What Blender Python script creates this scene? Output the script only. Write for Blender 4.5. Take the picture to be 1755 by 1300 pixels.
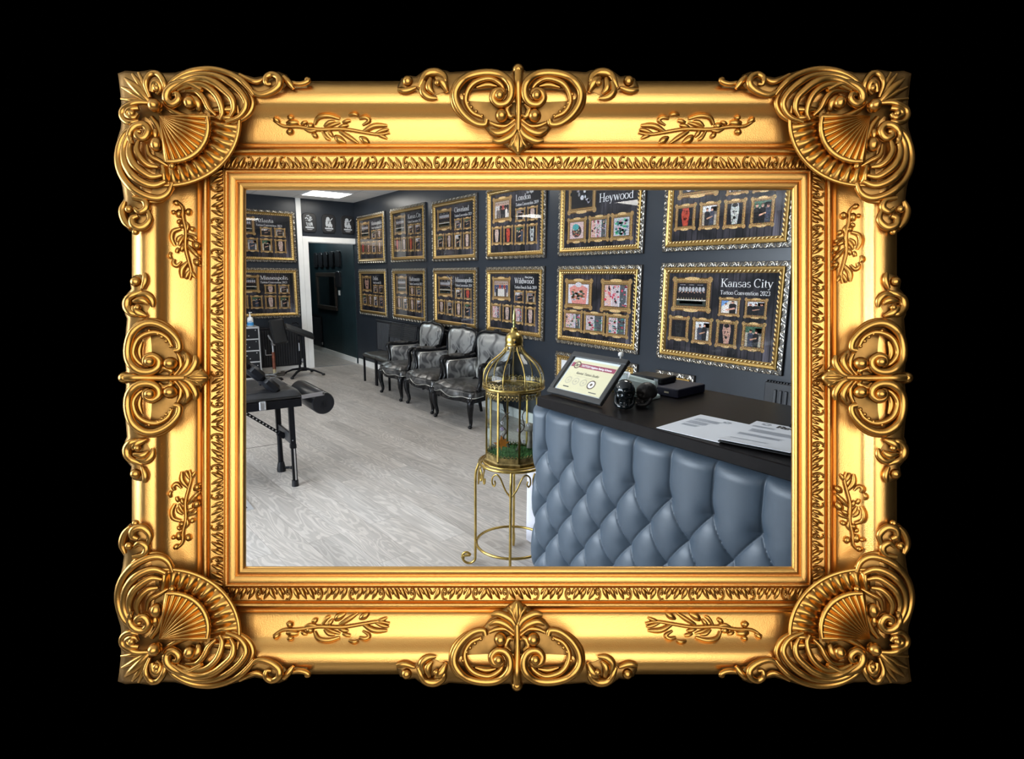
import bpy, bmesh, math, random
import numpy as np
from mathutils import Vector, Matrix
random.seed(7)
PI = math.pi
SC = bpy.context.scene
COL = SC.collection
for o in list(bpy.data.objects):
    bpy.data.objects.remove(o)

# ---------------------------------------------------------------- camera, light, exposure
FPX, PITCH, YAW, ROLL = 975.56, math.radians(10.117), math.radians(35.874), math.radians(0.568)
CAM = np.array([0.0, 0.0, 1.5])
Fv = np.array([math.sin(YAW)*math.cos(PITCH), math.cos(YAW)*math.cos(PITCH), -math.sin(PITCH)])
R0 = np.array([math.cos(YAW), -math.sin(YAW), 0.0]); U0 = np.cross(R0, Fv)
Rv = math.cos(ROLL)*R0 + math.sin(ROLL)*U0
Uv = -math.sin(ROLL)*R0 + math.cos(ROLL)*U0
cam_d = bpy.data.cameras.new('camera'); cam = bpy.data.objects.new('camera', cam_d); COL.objects.link(cam)
cam_d.sensor_width = 36; cam_d.lens = FPX/1755*36; cam_d.clip_start = 0.02; cam_d.clip_end = 60
VIEW = Matrix(((Rv[0], Uv[0], -Fv[0], 0), (Rv[1], Uv[1], -Fv[1], 0), (Rv[2], Uv[2], -Fv[2], 0), (0, 0, 0, 1)))
cam.matrix_world = Matrix.Translation(CAM) @ VIEW
SC.camera = cam
SC.view_settings.view_transform = 'Standard'; SC.view_settings.look = 'None'
SC.view_settings.exposure = 0.0; SC.view_settings.gamma = 1.0; SC.view_settings.use_curve_mapping = False
world = bpy.data.worlds.new('world'); SC.world = world; world.use_nodes = True
world.node_tree.nodes['Background'].inputs[0].default_value = (0.6, 0.7, 0.9, 1)
world.node_tree.nodes['Background'].inputs[1].default_value = 0.15

def area(name, loc, aim, sx, sy, power, color):
    d = bpy.data.lights.new(name, 'AREA'); d.shape = 'RECTANGLE'; d.size = sx; d.size_y = sy
    d.energy = power; d.color = color
    o = bpy.data.objects.new(name, d); COL.objects.link(o); o.location = loc
    o.rotation_euler = (Vector(aim)-Vector(loc)).to_track_quat('-Z', 'Y').to_euler()
    return o
FD = 0.75                                   # distance from the eye to the back of the gilt frame
fc = CAM + Fv*FD
# added fill light behind the viewer, there only to brighten the gilt frame
area('frame_fill', tuple(CAM - Fv*0.75), tuple(fc), 1.75, 1.3, 27, (1.0, 0.97, 0.92))
# daylight of the side windows of the studio
area('side_window_daylight', (-2.45, 3.4, 1.5), (1.5, 3.0, 0.9), 3.6, 1.9, 285, (0.82, 0.91, 1.0))

# ---------------------------------------------------------------- helpers
class MB:
    def __init__(s): s.v = []; s.f = []; s.m = []; s.c = []
    def add(s, vs, fs, mi=0, col=None):
        n = len(s.v); s.v.extend([tuple(map(float, v)) for v in vs])
        for f in fs:
            s.f.append([i+n for i in f]); s.m.append(mi); s.c.append(col)
        return s
    def box(s, c, d, rot=None, mi=0, col=None, bev=0):
        x, y, z = d[0]/2, d[1]/2, d[2]/2
        if bev:
            b = min(bev, x*.98, y*.98, z*.98); vs = []
            for sz in (-1, 1):
                for (ix, iy, iz) in ((0, 0, 1), (1, 1, 0)) if sz < 0 else ((1, 1, 0), (0, 0, 1)):
                    zz = sz*(z if iz else z-b); xx = x-b if iz else x; yy = y-b if iz else y
                    cb = b if not iz else b*.6
                    for (px, py) in ((-xx+cb, -yy), (xx-cb, -yy), (xx, -yy+cb), (xx, yy-cb), (xx-cb, yy), (-xx+cb, yy), (-xx, yy-cb), (-xx, -yy+cb)):
                        vs.append((px, py, zz))
            fs = [list(range(7, -1, -1)), list(range(24, 32))]
            for k in range(3):
                for i in range(8):
                    j = (i+1) % 8; fs.append([k*8+i, k*8+j, k*8+8+j, k*8+8+i])
        else:
            vs = [(-x, -y, -z), (x, -y, -z), (x, y, -z), (-x, y, -z), (-x, -y, z), (x, -y, z), (x, y, z), (-x, y, z)]
            fs = [(0, 3, 2, 1), (4, 5, 6, 7), (0, 1, 5, 4), (1, 2, 6, 5), (2, 3, 7, 6), (3, 0, 4, 7)]
        if rot is not None: vs = [tuple(rot @ Vector(v)) for v in vs]
        return s.add([(v[0]+c[0], v[1]+c[1], v[2]+c[2]) for v in vs], fs, mi, col)
    def tube(s, pts, rad, n=8, closed=False, cap=True, flat=1.0, up=(0, 0, 1), mi=0):
        P = np.array(pts, float); m = len(P)
        r = np.full(m, rad, float) if np.isscalar(rad) else np.array(rad, float)
        T = np.zeros_like(P)
        for i in range(m):
            a = P[(i-1) % m] if (closed or i > 0) else P[i]; b = P[(i+1) % m] if (closed or i < m-1) else P[i]
            T[i] = (b-a)/max(1e-9, np.linalg.norm(b-a))
        upv = np.array(up, float); vs = []; A = None
        for i in range(m):
            if A is None:
                A = np.cross(upv, T[i])
                if np.linalg.norm(A) < 1e-3: A = np.cross((1, 0, 0), T[i])
                if np.linalg.norm(A) < 1e-3: A = np.cross((0, 1, 0), T[i])
            else:
                A2 = np.cross(upv, T[i])
                A = A2 if np.linalg.norm(A2) > .25 and A2 @ A > 0 else A - (A @ T[i])*T[i]
            A = A/max(1e-9, np.linalg.norm(A)); B = np.cross(T[i], A)
            for k in range(n):
                t = 2*PI*k/n
                vs.append(P[i] + r[i]*(A*math.cos(t) + B*math.sin(t)*flat))
        fs = []
        for i in range(m if closed else m-1):
            j = (i+1) % m
            for k in range(n):
                l = (k+1) % n; fs.append((i*n+k, i*n+l, j*n+l, j*n+k))
        if cap and not closed:
            fs.append(list(range(n-1, -1, -1))); fs.append(list(range((m-1)*n, m*n)))
        return s.add(vs, fs, mi)
    def cyl(s, a, b, r, r2=None, n=16, mi=0):
        return s.tube([a, b], [r, r if r2 is None else r2], n=n, mi=mi)
    def lathe(s, prof, c=(0, 0, 0), n=24, mi=0, a0=0, a1=2*PI, phase=0):
        full = abs(a1-a0-2*PI) < 1e-6; k = n if full else n+1; vs = []
        for (r, z) in prof:
            for i in range(k):
                t = a0+(a1-a0)*i/n+phase; vs.append((c[0]+r*math.cos(t), c[1]+r*math.sin(t), c[2]+z))
        fs = []
        for j in range(len(prof)-1):
            for i in range(n):
                l = (i+1) % k; fs.append((j*k+i, j*k+l, (j+1)*k+l, (j+1)*k+i))
        if full:
            if prof[0][0] > 1e-6: fs.append(list(range(n-1, -1, -1)))
            if prof[-1][0] > 1e-6: fs.append(list(range((len(prof)-1)*n, len(prof)*n)))
        return s.add(vs, fs, mi)
    def ball(s, c, r, n=12, m=8, mi=0, rot=None, fn=None):
        r = (r, r, r) if np.isscalar(r) else r; vs = []
        for j in range(m+1):
            ph = PI*j/m
            for i in range(n):
                t = 2*PI*i/n; d = Vector((math.sin(ph)*math.cos(t), math.sin(ph)*math.sin(t), math.cos(ph)))
                k = fn(d) if fn else 1.0
                p = Vector((d.x*r[0]*k, d.y*r[1]*k, d.z*r[2]*k))
                if rot is not None: p = rot @ p
                vs.append((p.x+c[0], p.y+c[1], p.z+c[2]))
        fs = [(j*n+i, (j+1)*n+i, (j+1)*n+(i+1) % n, j*n+(i+1) % n) for j in range(m) for i in range(n)]
        return s.add(vs, fs, mi)
    def prism(s, poly, z0, z1, bev=0.0, mi=0, axes=None):
        """polygon in local xy pushed from z0 to z1; axes = (ex, ey, ez) maps it elsewhere"""
        P = np.array(poly, float); n = len(P)
        area2 = sum(P[i][0]*P[(i+1) % n][1]-P[(i+1) % n][0]*P[i][1] for i in range(n))
        if area2 < 0: P = P[::-1]
        rings = [(P, z0)]
        if bev:
            I = inset(P, bev); rings += [(P, z1-bev), (P*.35+I*.65, z1-bev*.3), (I, z1)]
        else: rings += [(P, z1)]
        vs = [(p[0], p[1], z) for (Q, z) in rings for p in Q]
        if axes is not None:
            ex, ey, ez = [np.array(a, float) for a in axes]; vs = [ex*v[0]+ey*v[1]+ez*v[2] for v in vs]
        k = len(rings); fs = [list(range(n-1, -1, -1)), list(range((k-1)*n, k*n))]
        for j in range(k-1):
            for i in range(n):
                l = (i+1) % n; fs.append((j*n+i, j*n+l, (j+1)*n+l, (j+1)*n+i))
        return s.add(vs, fs, mi)
    def grid(s, fn, nu, nv, mi=0, flip=False):
        vs = [fn(i/nu, j/nv) for j in range(nv+1) for i in range(nu+1)]; w = nu+1
        fs = [(j*w+i, j*w+i+1, (j+1)*w+i+1, (j+1)*w+i) for j in range(nv) for i in range(nu)]
        if flip: fs = [f[::-1] for f in fs]
        return s.add(vs, fs, mi)
    def quad(s, pts, mi=0, col=None):
        return s.add(pts, [list(range(len(pts)))], mi, col)

def inset(P, b):
    n = len(P); Q = np.zeros_like(P)
    for i in range(n):
        a, p, c = P[i-1], P[i], P[(i+1) % n]
        d1 = (p-a)/max(1e-9, np.linalg.norm(p-a)); d2 = (c-p)/max(1e-9, np.linalg.norm(c-p))
        n1 = np.array((-d1[1], d1[0])); n2 = np.array((-d2[1], d2[0])); m = n1+n2
        l = np.linalg.norm(m); m = m/l if l > 1e-6 else n1
        Q[i] = p + m*b/max(.5, m @ n1)
    return Q

def mesh_of(name, mb, mats, smooth=40):
    me = bpy.data.meshes.new(name); me.from_pydata(mb.v, [], mb.f)
    if not isinstance(mats, (list, tuple)): mats = [mats]
    for m in mats: me.materials.append(m)
    if len(mats) > 1: me.polygons.foreach_set('material_index', mb.m)
    if any(c is not None for c in mb.c):
        at = me.color_attributes.new('Col', 'FLOAT_COLOR', 'CORNER'); buf = []
        for f, c in zip(mb.f, mb.c):
            c = c or (0, 0, 0); buf += [c[0], c[1], c[2], 1.0]*len(f)
        at.data.foreach_set('color', buf)
    me.validate(); me.update()
    if smooth:
        me.polygons.foreach_set('use_smooth', [True]*len(me.polygons))
        me.set_sharp_from_angle(angle=math.radians(smooth))
    return me

def obj(name, mb, mats, parent=None, smooth=40, loc=None, rot=None):
    me = mb if isinstance(mb, bpy.types.Mesh) else mesh_of(name, mb, mats, smooth)
    o = bpy.data.objects.new(name, me); COL.objects.link(o)
    if parent is not None: o.parent = parent
    if loc is not None: o.location = loc
    if rot is not None: o.rotation_euler = rot
    return o
def tag(o, label, cat, group=None, kind=None):
    o['label'] = label; o['category'] = cat
    if group: o['group'] = group
    if kind: o['kind'] = kind
    return o
def thing(name, label, cat, loc=(0, 0, 0), rz=0.0, group=None):
    o = bpy.data.objects.new(name, None); COL.objects.link(o); o.location = loc; o.rotation_euler = (0, 0, rz)
    o.empty_display_size = .1
    return tag(o, label, cat, group)
def struct(name, mb, mats, smooth=0):
    o = obj(name, mb, mats, None, smooth); o['kind'] = 'structure'; return o
def copy_thing(src, loc, rz, label, group=None):
    r = src.copy(); COL.objects.link(r); r.location = loc; r.rotation_euler = (0, 0, rz); r['label'] = label
    if group: r['group'] = group
    for ch in list(src.children):
        c = ch.copy(); COL.objects.link(c); c.parent = r
        for g in ch.children:
            d = g.copy(); COL.objects.link(d); d.parent = c
    return r
def crom(pts, per=6, closed=False):
    P = np.array(pts, float); n = len(P); out = []
    if n < 3: return [P[0]+(P[-1]-P[0])*i/per for i in range(per+1)]
    rng = range(n) if closed else range(n-1)
    for i in rng:
        p1, p2 = P[i], P[(i+1) % n]
        p0 = P[(i-1) % n] if (closed or i > 0) else 2*p1-p2
        p3 = P[(i+2) % n] if (closed or i+2 < n) else 2*p2-p1
        for k in range(per):
            t = k/per
            out.append(.5*((2*p1)+(-p0+p2)*t+(2*p0-5*p1+4*p2-p3)*t*t+(-p0+3*p1-3*p2+p3)*t**3))
    if not closed: out.append(P[-1])
    return out
def text_mesh(txt, size=1.0, extrude=0.0, shear=0.0, align='LEFT', bold=0.0):
    cu = bpy.data.curves.new('t', 'FONT'); cu.body = txt; cu.size = size; cu.extrude = extrude; cu.shear = shear
    cu.align_x = align; cu.offset = bold; cu.resolution_u = 3
    ob = bpy.data.objects.new('t', cu); COL.objects.link(ob)
    dg = bpy.context.evaluated_depsgraph_get(); me = bpy.data.meshes.new_from_object(ob.evaluated_get(dg))
    vs = [tuple(v.co) for v in me.vertices]; fs = [tuple(p.vertices) for p in me.polygons]
    bpy.data.objects.remove(ob); bpy.data.curves.remove(cu); bpy.data.meshes.remove(me)
    return vs, fs

# ---------------------------------------------------------------- materials
def new_mat(name):
    m = bpy.data.materials.new(name); m.use_nodes = True
    return m, m.node_tree, m.node_tree.nodes['Principled BSDF']
def N(t, kind, **kw):
    n = t.nodes.new(kind)
    for k, v in kw.items():
        if k in n.inputs.keys() if isinstance(k, str) else False: n.inputs[k].default_value = v
        else: setattr(n, k, v)
    return n
def coords(t, scale=(1, 1, 1), rot=(0, 0, 0), out='Object'):
    tc = t.nodes.new('ShaderNodeTexCoord'); mp = t.nodes.new('ShaderNodeMapping')
    mp.inputs['Scale'].default_value = scale; mp.inputs['Rotation'].default_value = rot
    t.links.new(tc.outputs[out], mp.inputs['Vector']); return mp.outputs['Vector']
def noise(t, vec, scale, detail=4, dist=0.0, rough=.5):
    n = t.nodes.new('ShaderNodeTexNoise'); n.inputs['Scale'].default_value = scale
    n.inputs['Detail'].default_value = detail; n.inputs['Distortion'].default_value = dist; n.inputs['Roughness'].default_value = rough
    t.links.new(vec, n.inputs['Vector']); return n
def ramp(t, fac, stops):
    r = t.nodes.new('ShaderNodeValToRGB'); e = r.color_ramp.elements
    while len(e) < len(stops): e.new(.5)
    for el, (p, c) in zip(e, stops): el.position = p; el.color = (c[0], c[1], c[2], 1)
    t.links.new(fac, r.inputs['Fac']); return r.outputs['Color']
def bump(t, b, height, strength, dist=.002):
    n = t.nodes.new('ShaderNodeBump'); n.inputs['Strength'].default_value = strength; n.inputs['Distance'].default_value = dist
    t.links.new(height, n.inputs['Height']); t.links.new(n.outputs['Normal'], b.inputs['Normal'])
def mat(name, color, rough=.5, metal=0.0, spec=.5, var=0.0, vscale=20, bmp=0.0, bscale=150, bdist=.001, coat=0.0):
    m, t, b = new_mat(name)
    b.inputs['Roughness'].default_value = rough; b.inputs['Metallic'].default_value = metal
    b.inputs['Specular IOR Level'].default_value = spec; b.inputs['Base Color'].default_value = (*color, 1)
    b.inputs['Coat Weight'].default_value = coat
    if var:
        n = noise(t, coords(t), vscale)
        c0 = [max(0, c*(1-var)) for c in color]; c1 = [min(1, c*(1+var)) for c in color]
        t.links.new(ramp(t, n.outputs['Fac'], [(.3, c0), (.7, c1)]), b.inputs['Base Color'])
    if bmp:
        n = noise(t, coords(t), bscale, 3); bump(t, b, n.outputs['Fac'], bmp, bdist)
    return m
def emit(name, color, strength):
    m, t, b = new_mat(name); b.inputs['Base Color'].default_value = (*color, 1)
    b.inputs['Emission Color'].default_value = (*color, 1); b.inputs['Emission Strength'].default_value = strength
    return m
def glass_mat(name, tint=(1, 1, 1), ior=1.45, rough=.0):
    m, t, b = new_mat(name); t.nodes.remove(b); out = t.nodes['Material Output']
    tr = t.nodes.new('ShaderNodeBsdfTransparent'); tr.inputs['Color'].default_value = (*tint, 1)
    gl = t.nodes.new('ShaderNodeBsdfGlossy'); gl.inputs['Roughness'].default_value = rough
    lw = t.nodes.new('ShaderNodeLayerWeight'); pw = t.nodes.new('ShaderNodeMath'); pw.operation = 'POWER'; pw.inputs[1].default_value = 5
    fr = t.nodes.new('ShaderNodeMapRange'); fr.inputs['To Min'].default_value = ((ior-1)/(ior+1))**2; fr.inputs['To Max'].default_value = 1
    t.links.new(lw.outputs['Facing'], pw.inputs[0]); t.links.new(pw.outputs[0], fr.inputs['Value'])
    mx = t.nodes.new('ShaderNodeMixShader')
    t.links.new(fr.outputs[0], mx.inputs[0]); t.links.new(tr.outputs[0], mx.inputs[1]); t.links.new(gl.outputs[0], mx.inputs[2])
    t.links.new(mx.outputs[0], out.inputs['Surface']); return m

GOLD = mat('gilt_gold', (.76, .42, .12), .32, 1.0, bmp=.4, bscale=900, bdist=.0006)
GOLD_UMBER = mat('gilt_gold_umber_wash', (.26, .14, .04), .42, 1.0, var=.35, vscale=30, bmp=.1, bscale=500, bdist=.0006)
GOLD_DEEP = mat('gilt_gold_relief', (.50, .255, .06), .30, 1.0, bmp=.1, bscale=700, bdist=.0006)
BLACKOUT = mat('dead_black_surround', (0, 0, 0), 1.0, 0, 0.0)
WALL = mat('charcoal_satin_paint', (.023, .028, .036), .31, 0, .42, var=.12, vscale=3, bmp=.10, bscale=40, bdist=.002)
HALLW = mat('dark_teal_paint', (.013, .028, .033), .45, 0, .4, var=.2, vscale=4)
WHITE = mat('white_gloss_paint', (.86, .85, .82), .35, 0, .5, var=.04, vscale=6)
BLK_METAL = mat('black_powder_coat', (.006, .006, .008), .36, 0, .16)
BLK_VINYL = mat('black_vinyl', (.006, .0065, .009), .32, 0, .4, bmp=.25, bscale=60, bdist=.004)
PADV = mat('gloss_black_padding', (.014, .014, .015), .34, 0, .55, bmp=.2, bscale=25, bdist=.005)
BLK_WOOD = mat('black_lacquered_wood', (.005, .005, .006), .26, 0, .28)
SILVER = mat('brushed_silver', (.62, .62, .64), .32, 1.0)
BRASS = mat('aged_brass', (.42, .29, .085), .30, 1.0, var=.3, vscale=25, bmp=.1, bscale=200)
BRASS_DARK = mat('tarnished_brass', (.30, .22, .09), .42, 1.0, var=.5, vscale=40)
PAPER = mat('white_paper', (.80, .83, .88), .6, 0, .3)
GLASS = glass_mat('picture_glass', ior=1.38)
LGLASS = glass_mat('lantern_glass', (.93, .96, .96), 1.38)

# ================================================================ THE SETTING
XW, YB, HC = 3.594, 9.513, 2.70
XL, YR, YH = -2.6, -2.2, 13.2

def floor_mat():
    m, t, b = new_mat('grey_oak_laminate'); L = t.links
    v = coords(t, rot=(0, 0, PI/2-.10))
    br = t.nodes.new('ShaderNodeTexBrick'); br.offset = .37; br.inputs['Scale'].default_value = 1
    br.inputs['Brick Width'].default_value = 1.28; br.inputs['Row Height'].default_value = .192
    br.inputs['Mortar Size'].default_value = .0014; br.inputs['Mortar Smooth'].default_value = .3
    br.inputs['Color1'].default_value = (0, 0, 0, 1); br.inputs['Color2'].default_value = (1, 1, 1, 1); br.inputs['Mortar'].default_value = (0, 0, 0, 1)
    L.new(v, br.inputs['Vector'])
    mul = t.nodes.new('ShaderNodeVectorMath'); mul.operation = 'SCALE'; mul.inputs['Scale'].default_value = 17.0
    L.new(br.outputs['Color'], mul.inputs[0])
    add = t.nodes.new('ShaderNodeVectorMath'); add.operation = 'ADD'; L.new(v, add.inputs[0]); L.new(mul.outputs[0], add.inputs[1])
    mp = t.nodes.new('ShaderNodeMapping'); mp.inputs['Scale'].default_value = (1.1, 6.0, 1); L.new(add.outputs[0], mp.inputs['Vector'])
    n1 = noise(t, mp.outputs['Vector'], 1.0, 2.5, .6)
    ml = t.nodes.new('ShaderNodeMath'); ml.operation = 'MULTIPLY'; ml.inputs[1].default_value = 115; L.new(n1.outputs['Fac'], ml.inputs[0])
    sn = t.nodes.new('ShaderNodeMath'); sn.operation = 'SINE'; L.new(ml.outputs[0], sn.inputs[0])
    ring = ramp(t, sn.outputs[0], [(0.0, (.80, .80, .80)), (.5, (1, 1, 1)), (1, (1.0, 1.0, 1.0))])
    mp2 = t.nodes.new('ShaderNodeMapping'); mp2.inputs['Scale'].default_value = (3, 60, 1); L.new(add.outputs[0], mp2.inputs['Vector'])
    n2 = noise(t, mp2.outputs['Vector'], 1.0, 4)
    fine = ramp(t, n2.outputs['Fac'], [(.3, (.80, .80, .80)), (.65, (1, 1, 1))])
    n3 = noise(t, mp.outputs['Vector'], .55, 3)
    base = ramp(t, n3.outputs['Fac'], [(.30, (.425, .39, .355)), (.52, (.545, .505, .465)), (.72, (.61, .575, .54))])
    def mulc(a, c):
        x = t.nodes.new('ShaderNodeMix'); x.data_type = 'RGBA'; x.blend_type = 'MULTIPLY'; x.inputs[0].default_value = 1
        L.new(a, x.inputs[6]); L.new(c, x.inputs[7]); return x.outputs[2]
    seam = ramp(t, br.outputs['Fac'], [(0, (1, 1, 1)), (1, (.62, .60, .58))])
    tone = ramp(t, br.outputs['Color'], [(0, (.90, .90, .90)), (1, (1.04, 1.03, 1.02))])
    L.new(mulc(mulc(mulc(mulc(base, ring), fine), seam), tone), b.inputs['Base Color'])
    b.inputs['Roughness'].default_value = .38
    bump(t, b, ring, .12, .001)
    return m
def ceil_mat():
    m, t, b = new_mat('mineral_ceiling_tile'); v = coords(t)
    br = t.nodes.new('ShaderNodeTexBrick'); br.offset = 0; br.inputs['Scale'].default_value = 1
    br.inputs['Brick Width'].default_value = .6; br.inputs['Row Height'].default_value = .6; br.inputs['Mortar Size'].default_value = .009
    br.inputs['Color1'].default_value = (.88, .87, .86, 1); br.inputs['Color2'].default_value = (.85, .84, .83, 1); br.inputs['Mortar'].default_value = (.62, .62, .62, 1)
    mp = t.nodes.new('ShaderNodeMapping'); mp.inputs['Location'].default_value = (.4, -.45, 0)
    t.links.new(v, mp.inputs['Vector']); t.links.new(mp.outputs['Vector'], br.inputs['Vector'])
    t.links.new(br.outputs['Color'], b.inputs['Base Color']); b.inputs['Roughness'].default_value = .8
    return m
FLOOR = floor_mat(); CEIL = ceil_mat()
def slab(x0, x1, y0, y1, z0, z1): return MB().box(((x0+x1)/2, (y0+y1)/2, (z0+z1)/2), (x1-x0, y1-y0, z1-z0))
struct('floor', slab(XL-.1, XW+.1, YR-.1, YH+.1, -.1, 0), FLOOR)
struct('ceiling', slab(XL-.1, XW+.1, YR-.1, YH+.1, HC, HC+.1), CEIL)
struct('wall_right', slab(XW, XW+.1, YR, YB+.06, 0, HC), WALL)
struct('wall_hall_right', slab(XW-.012, XW+.088, YB+.062, YH, 0, HC), HALLW)
DX0, DX1, DZ = 2.815, XW, 2.035              # doorway in the back wall
struct('wall_back', slab(XL, DX0-.001, YB, YB+.12, 0, HC), WALL)
struct('wall_over_door', slab(DX0, XW-.001, YB, YB+.12, DZ, HC), WALL)
struct('wall_hall_left', slab(DX0-.12, DX0-.005, YB+.125, YH, 0, HC), HALLW)
struct('wall_hall_end', slab(DX0-.12, XW, YH, YH+.1, 0, HC), HALLW)
struct('wall_rear', slab(XL, XW, YR-.1, YR, 0, HC), WALL)
# left wall with two shop windows
w = MB()
for (y0, y1, z0, z1) in ((YR, 1.4, 0, HC), (5.4, YB, 0, HC), (1.4, 5.4, 0, .5), (1.4, 5.4, 2.45, HC), (3.3, 3.5, .5, 2.45)):
    w.box((XL-.05, (y0+y1)/2, (z0+z1)/2), (.1, y1-y0, z1-z0))
struct('wall_left', w, WALL)
DAY = emit('daylight_behind_panes', (.72, .86, 1.0), 3.2)
for i, (y0, y1) in enumerate(((1.4, 3.3), (3.5, 5.4))):
    f = MB()
    for z in (.53, 1.9, 2.42): f.box((XL-.04, (y0+y1)/2, z), (.06, y1-y0, .06))
    for y in (y0+.03, (y0+y1)/2, y1-.03): f.box((XL-.04, y, 1.475), (.06, .06, 1.9))
    struct('window_%d' % (i+1), f, WHITE)
    pane = obj('pane', slab(XL-.09, XL-.075, y0+.03, y1-.03, .53, 2.42), DAY, bpy.data.objects['window_%d' % (i+1)], 0)
# trims
struct('trim_1', slab(2.652, 2.728, YB-.02, YB-.0005, 0, HC-.001), WHITE)
d = MB()
d.box((2.772, YB-.012, 1.06), (.084, .024, 2.12)); d.box((2.8135, YB+.05, 1.0175), (.012, .12, 2.035))
d.box(((2.73+XW)/2, YB-.012, 2.078), (XW-2.73-.002, .022, .082)); d.box(((2.82+XW)/2, YB+.05, 2.03), (XW-2.82-.002, .12, .01))
struct('door_1', d, WHITE)
struct('trim_2', slab(2.815, XW-.002, YB-.01, YB+.03, .0002, .008), SILVER)
struct('trim_3', slab(XL+.01, 1.205, 5.262, 5.272, .0002, .0015), mat('floor_joint', (.10, .09, .08), .7))
struct('baseboard_right', MB().box((XW-.009, (YR+YB)/2, .05), (.0175, YB-YR-.03, .1)), WHITE)
struct('baseboard_back', MB().box(((XL+2.65)/2, YB-.009, .05), (2.65-XL-.01, .0175, .1)), WHITE)
struct('baseboard_hall', MB().box((XW-.012-.009, (YB+.07+YH)/2, .045), (.0175, YH-YB-.09, .09)), WHITE)
# added black wall, stands in for the flat black around the frame (leans like the frame)
FO = fc                                        # centre of the frame's back plane
def FW(a, b, c): return FO + Rv*a + Uv*b + Fv*c
SFR = FD/FPX
oa0, oa1 = (372-877.5)*SFR, (1406-877.5)*SFR; ob0, ob1 = (650-1020)*SFR, (650-276)*SFR
bz0 = (0.001-FO[2])/Uv[2]; bz1 = (HC-.004-FO[2])/Uv[2]
w = MB()
def wblock(a0, a1, b0, b1):
    # horizontal top and bottom so it meets floor and ceiling
    P = []
    for c in (.004, .03):
        for (a, b) in ((a0, b0), (a1, b0), (a1, b1), (a0, b1)):
            q = FW(a, b, c)
            if b <= bz0+1e-6: q = q + Uv*((.001-q[2])/Uv[2])
            if b >= bz1-1e-6: q = q + Uv*((HC-.004-q[2])/Uv[2])
            P.append(q)
    w.add(P, [(3, 2, 1, 0), (4, 5, 6, 7), (0, 1, 5, 4), (1, 2, 6, 5), (2, 3, 7, 6), (3, 0, 4, 7)])
wblock(-1.6, oa0, bz0, bz1); wblock(oa1, 1.9, bz0, bz1); wblock(oa0, oa1, bz0, ob0); wblock(oa0, oa1, ob1, bz1)
struct('added_black_wall', w, BLACKOUT)

# ---------------------------------------------------------------- ceiling light panels
PANEL = emit('led_panel_diffuser', (1.0, .97, .90), 15.0)
FRAMEW = mat('white_aluminium', (.75, .75, .75), .4)
def ceiling_panel(x, y, label):
    t = thing('ceiling_light_panel', label, 'ceiling light', (x, y, HC), 0, 'square ceiling light panels')
    f = MB()
    for (cx, cy, dx, dy) in ((0, -.29, .6, .02), (0, .29, .6, .02), (-.29, 0, .02, .56), (.29, 0, .02, .56)): f.box((cx, cy, -.006), (dx, dy, .012))
    obj('panel_frame', f, FRAMEW, t, 0); obj('diffuser', MB().box((0, 0, -.004), (.558, .558, .006)), PANEL, t, 0)
    return t
ceiling_panel(2.9, 8.75, 'square white light panel glowing in the ceiling above the doorway')
for (x, y, wh) in ((2.7, 5.4, 'over the black armchairs'), (.1, 9.1, 'by the back wall'), (.1, 6.4, 'over the middle of the floor'), (.1, 3.4, 'over the front of the floor'), (2.7, 2.2, 'over the reception desk')):
    ceiling_panel(x, y, 'square white light panel glowing in the ceiling '+wh)

# ================================================================ THE GILT FRAME
FH = 1180
def FP(px, py, h):
    wz = h*SFR; k = (FD-wz)/FD
    return ((px-877.5)*SFR*k, (650-py)*SFR*k + (FH-650)*SFR, wz)
frame = thing('ornate_picture_frame', 'large ornate gilt picture frame on an added black wall', 'picture frame')  # flat collage border, built here as a solid frame
frame.matrix_world = Matrix.Translation(FO - Uv*(FH-650)*SFR) @ VIEW
OUT = (226.0, 139.0, 1537.0, 1155.0); INN = (422.0, 326.0, 1356.0, 970.0)   # left, top, right, bottom in the frame's own measure
PROF = [(0, -1), (0, 24), (2, 29), (6, 34.5), (10, 38), (16, 40), (22, 39.8), (30, 38.4), (37, 35.8), (42, 32.4), (48, 27.5), (54, 22.6), (60, 18.8), (66, 16.2), (72, 14.5), (80, 12.8), (92, 10.4), (100, 9.2), (104, 9.0), (107, 9.8), (109, 6),
        (111.5, 6), (113, 11.5), (115, 14.2), (118, 14.6), (121, 13.2), (123, 10.8), (124, 7), (126, 8.6), (150, 5.4), (151, 9), (152.5, 11), (154, 10.4), (155, 6), (156.5, 6), (157.5, 11.6), (160, 12), (166, 10),
        (168.5, 8.6), (170, 5), (171.5, 5), (173, 9.5), (176, 10.4), (180, 9), (183, 6.6), (185, 3), (186, 0), (186, -3)]
def rect_at(t):
    k = t/186.0; return [OUT[i]+(INN[i]-OUT[i])*k for i in range(4)]
def corner_pt(t, h, c):
    l, tp, r, b = rect_at(t); x, y = ((l, tp), (r, tp), (r, b), (l, b))[c]; return FP(x, y, h)
for c in range(4):
    mb = MB(); nx = (c+1) % 4; vs = []
    for (t, h) in PROF: vs += [corner_pt(t, h, c), corner_pt(t, h, nx)]
    fs = [(2*i, 2*i+2, 2*i+3, 2*i+1) for i in range(len(PROF)-1)]
    mb.add(vs, fs); obj('moulding_rail', mb, GOLD, frame, 35)

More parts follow.
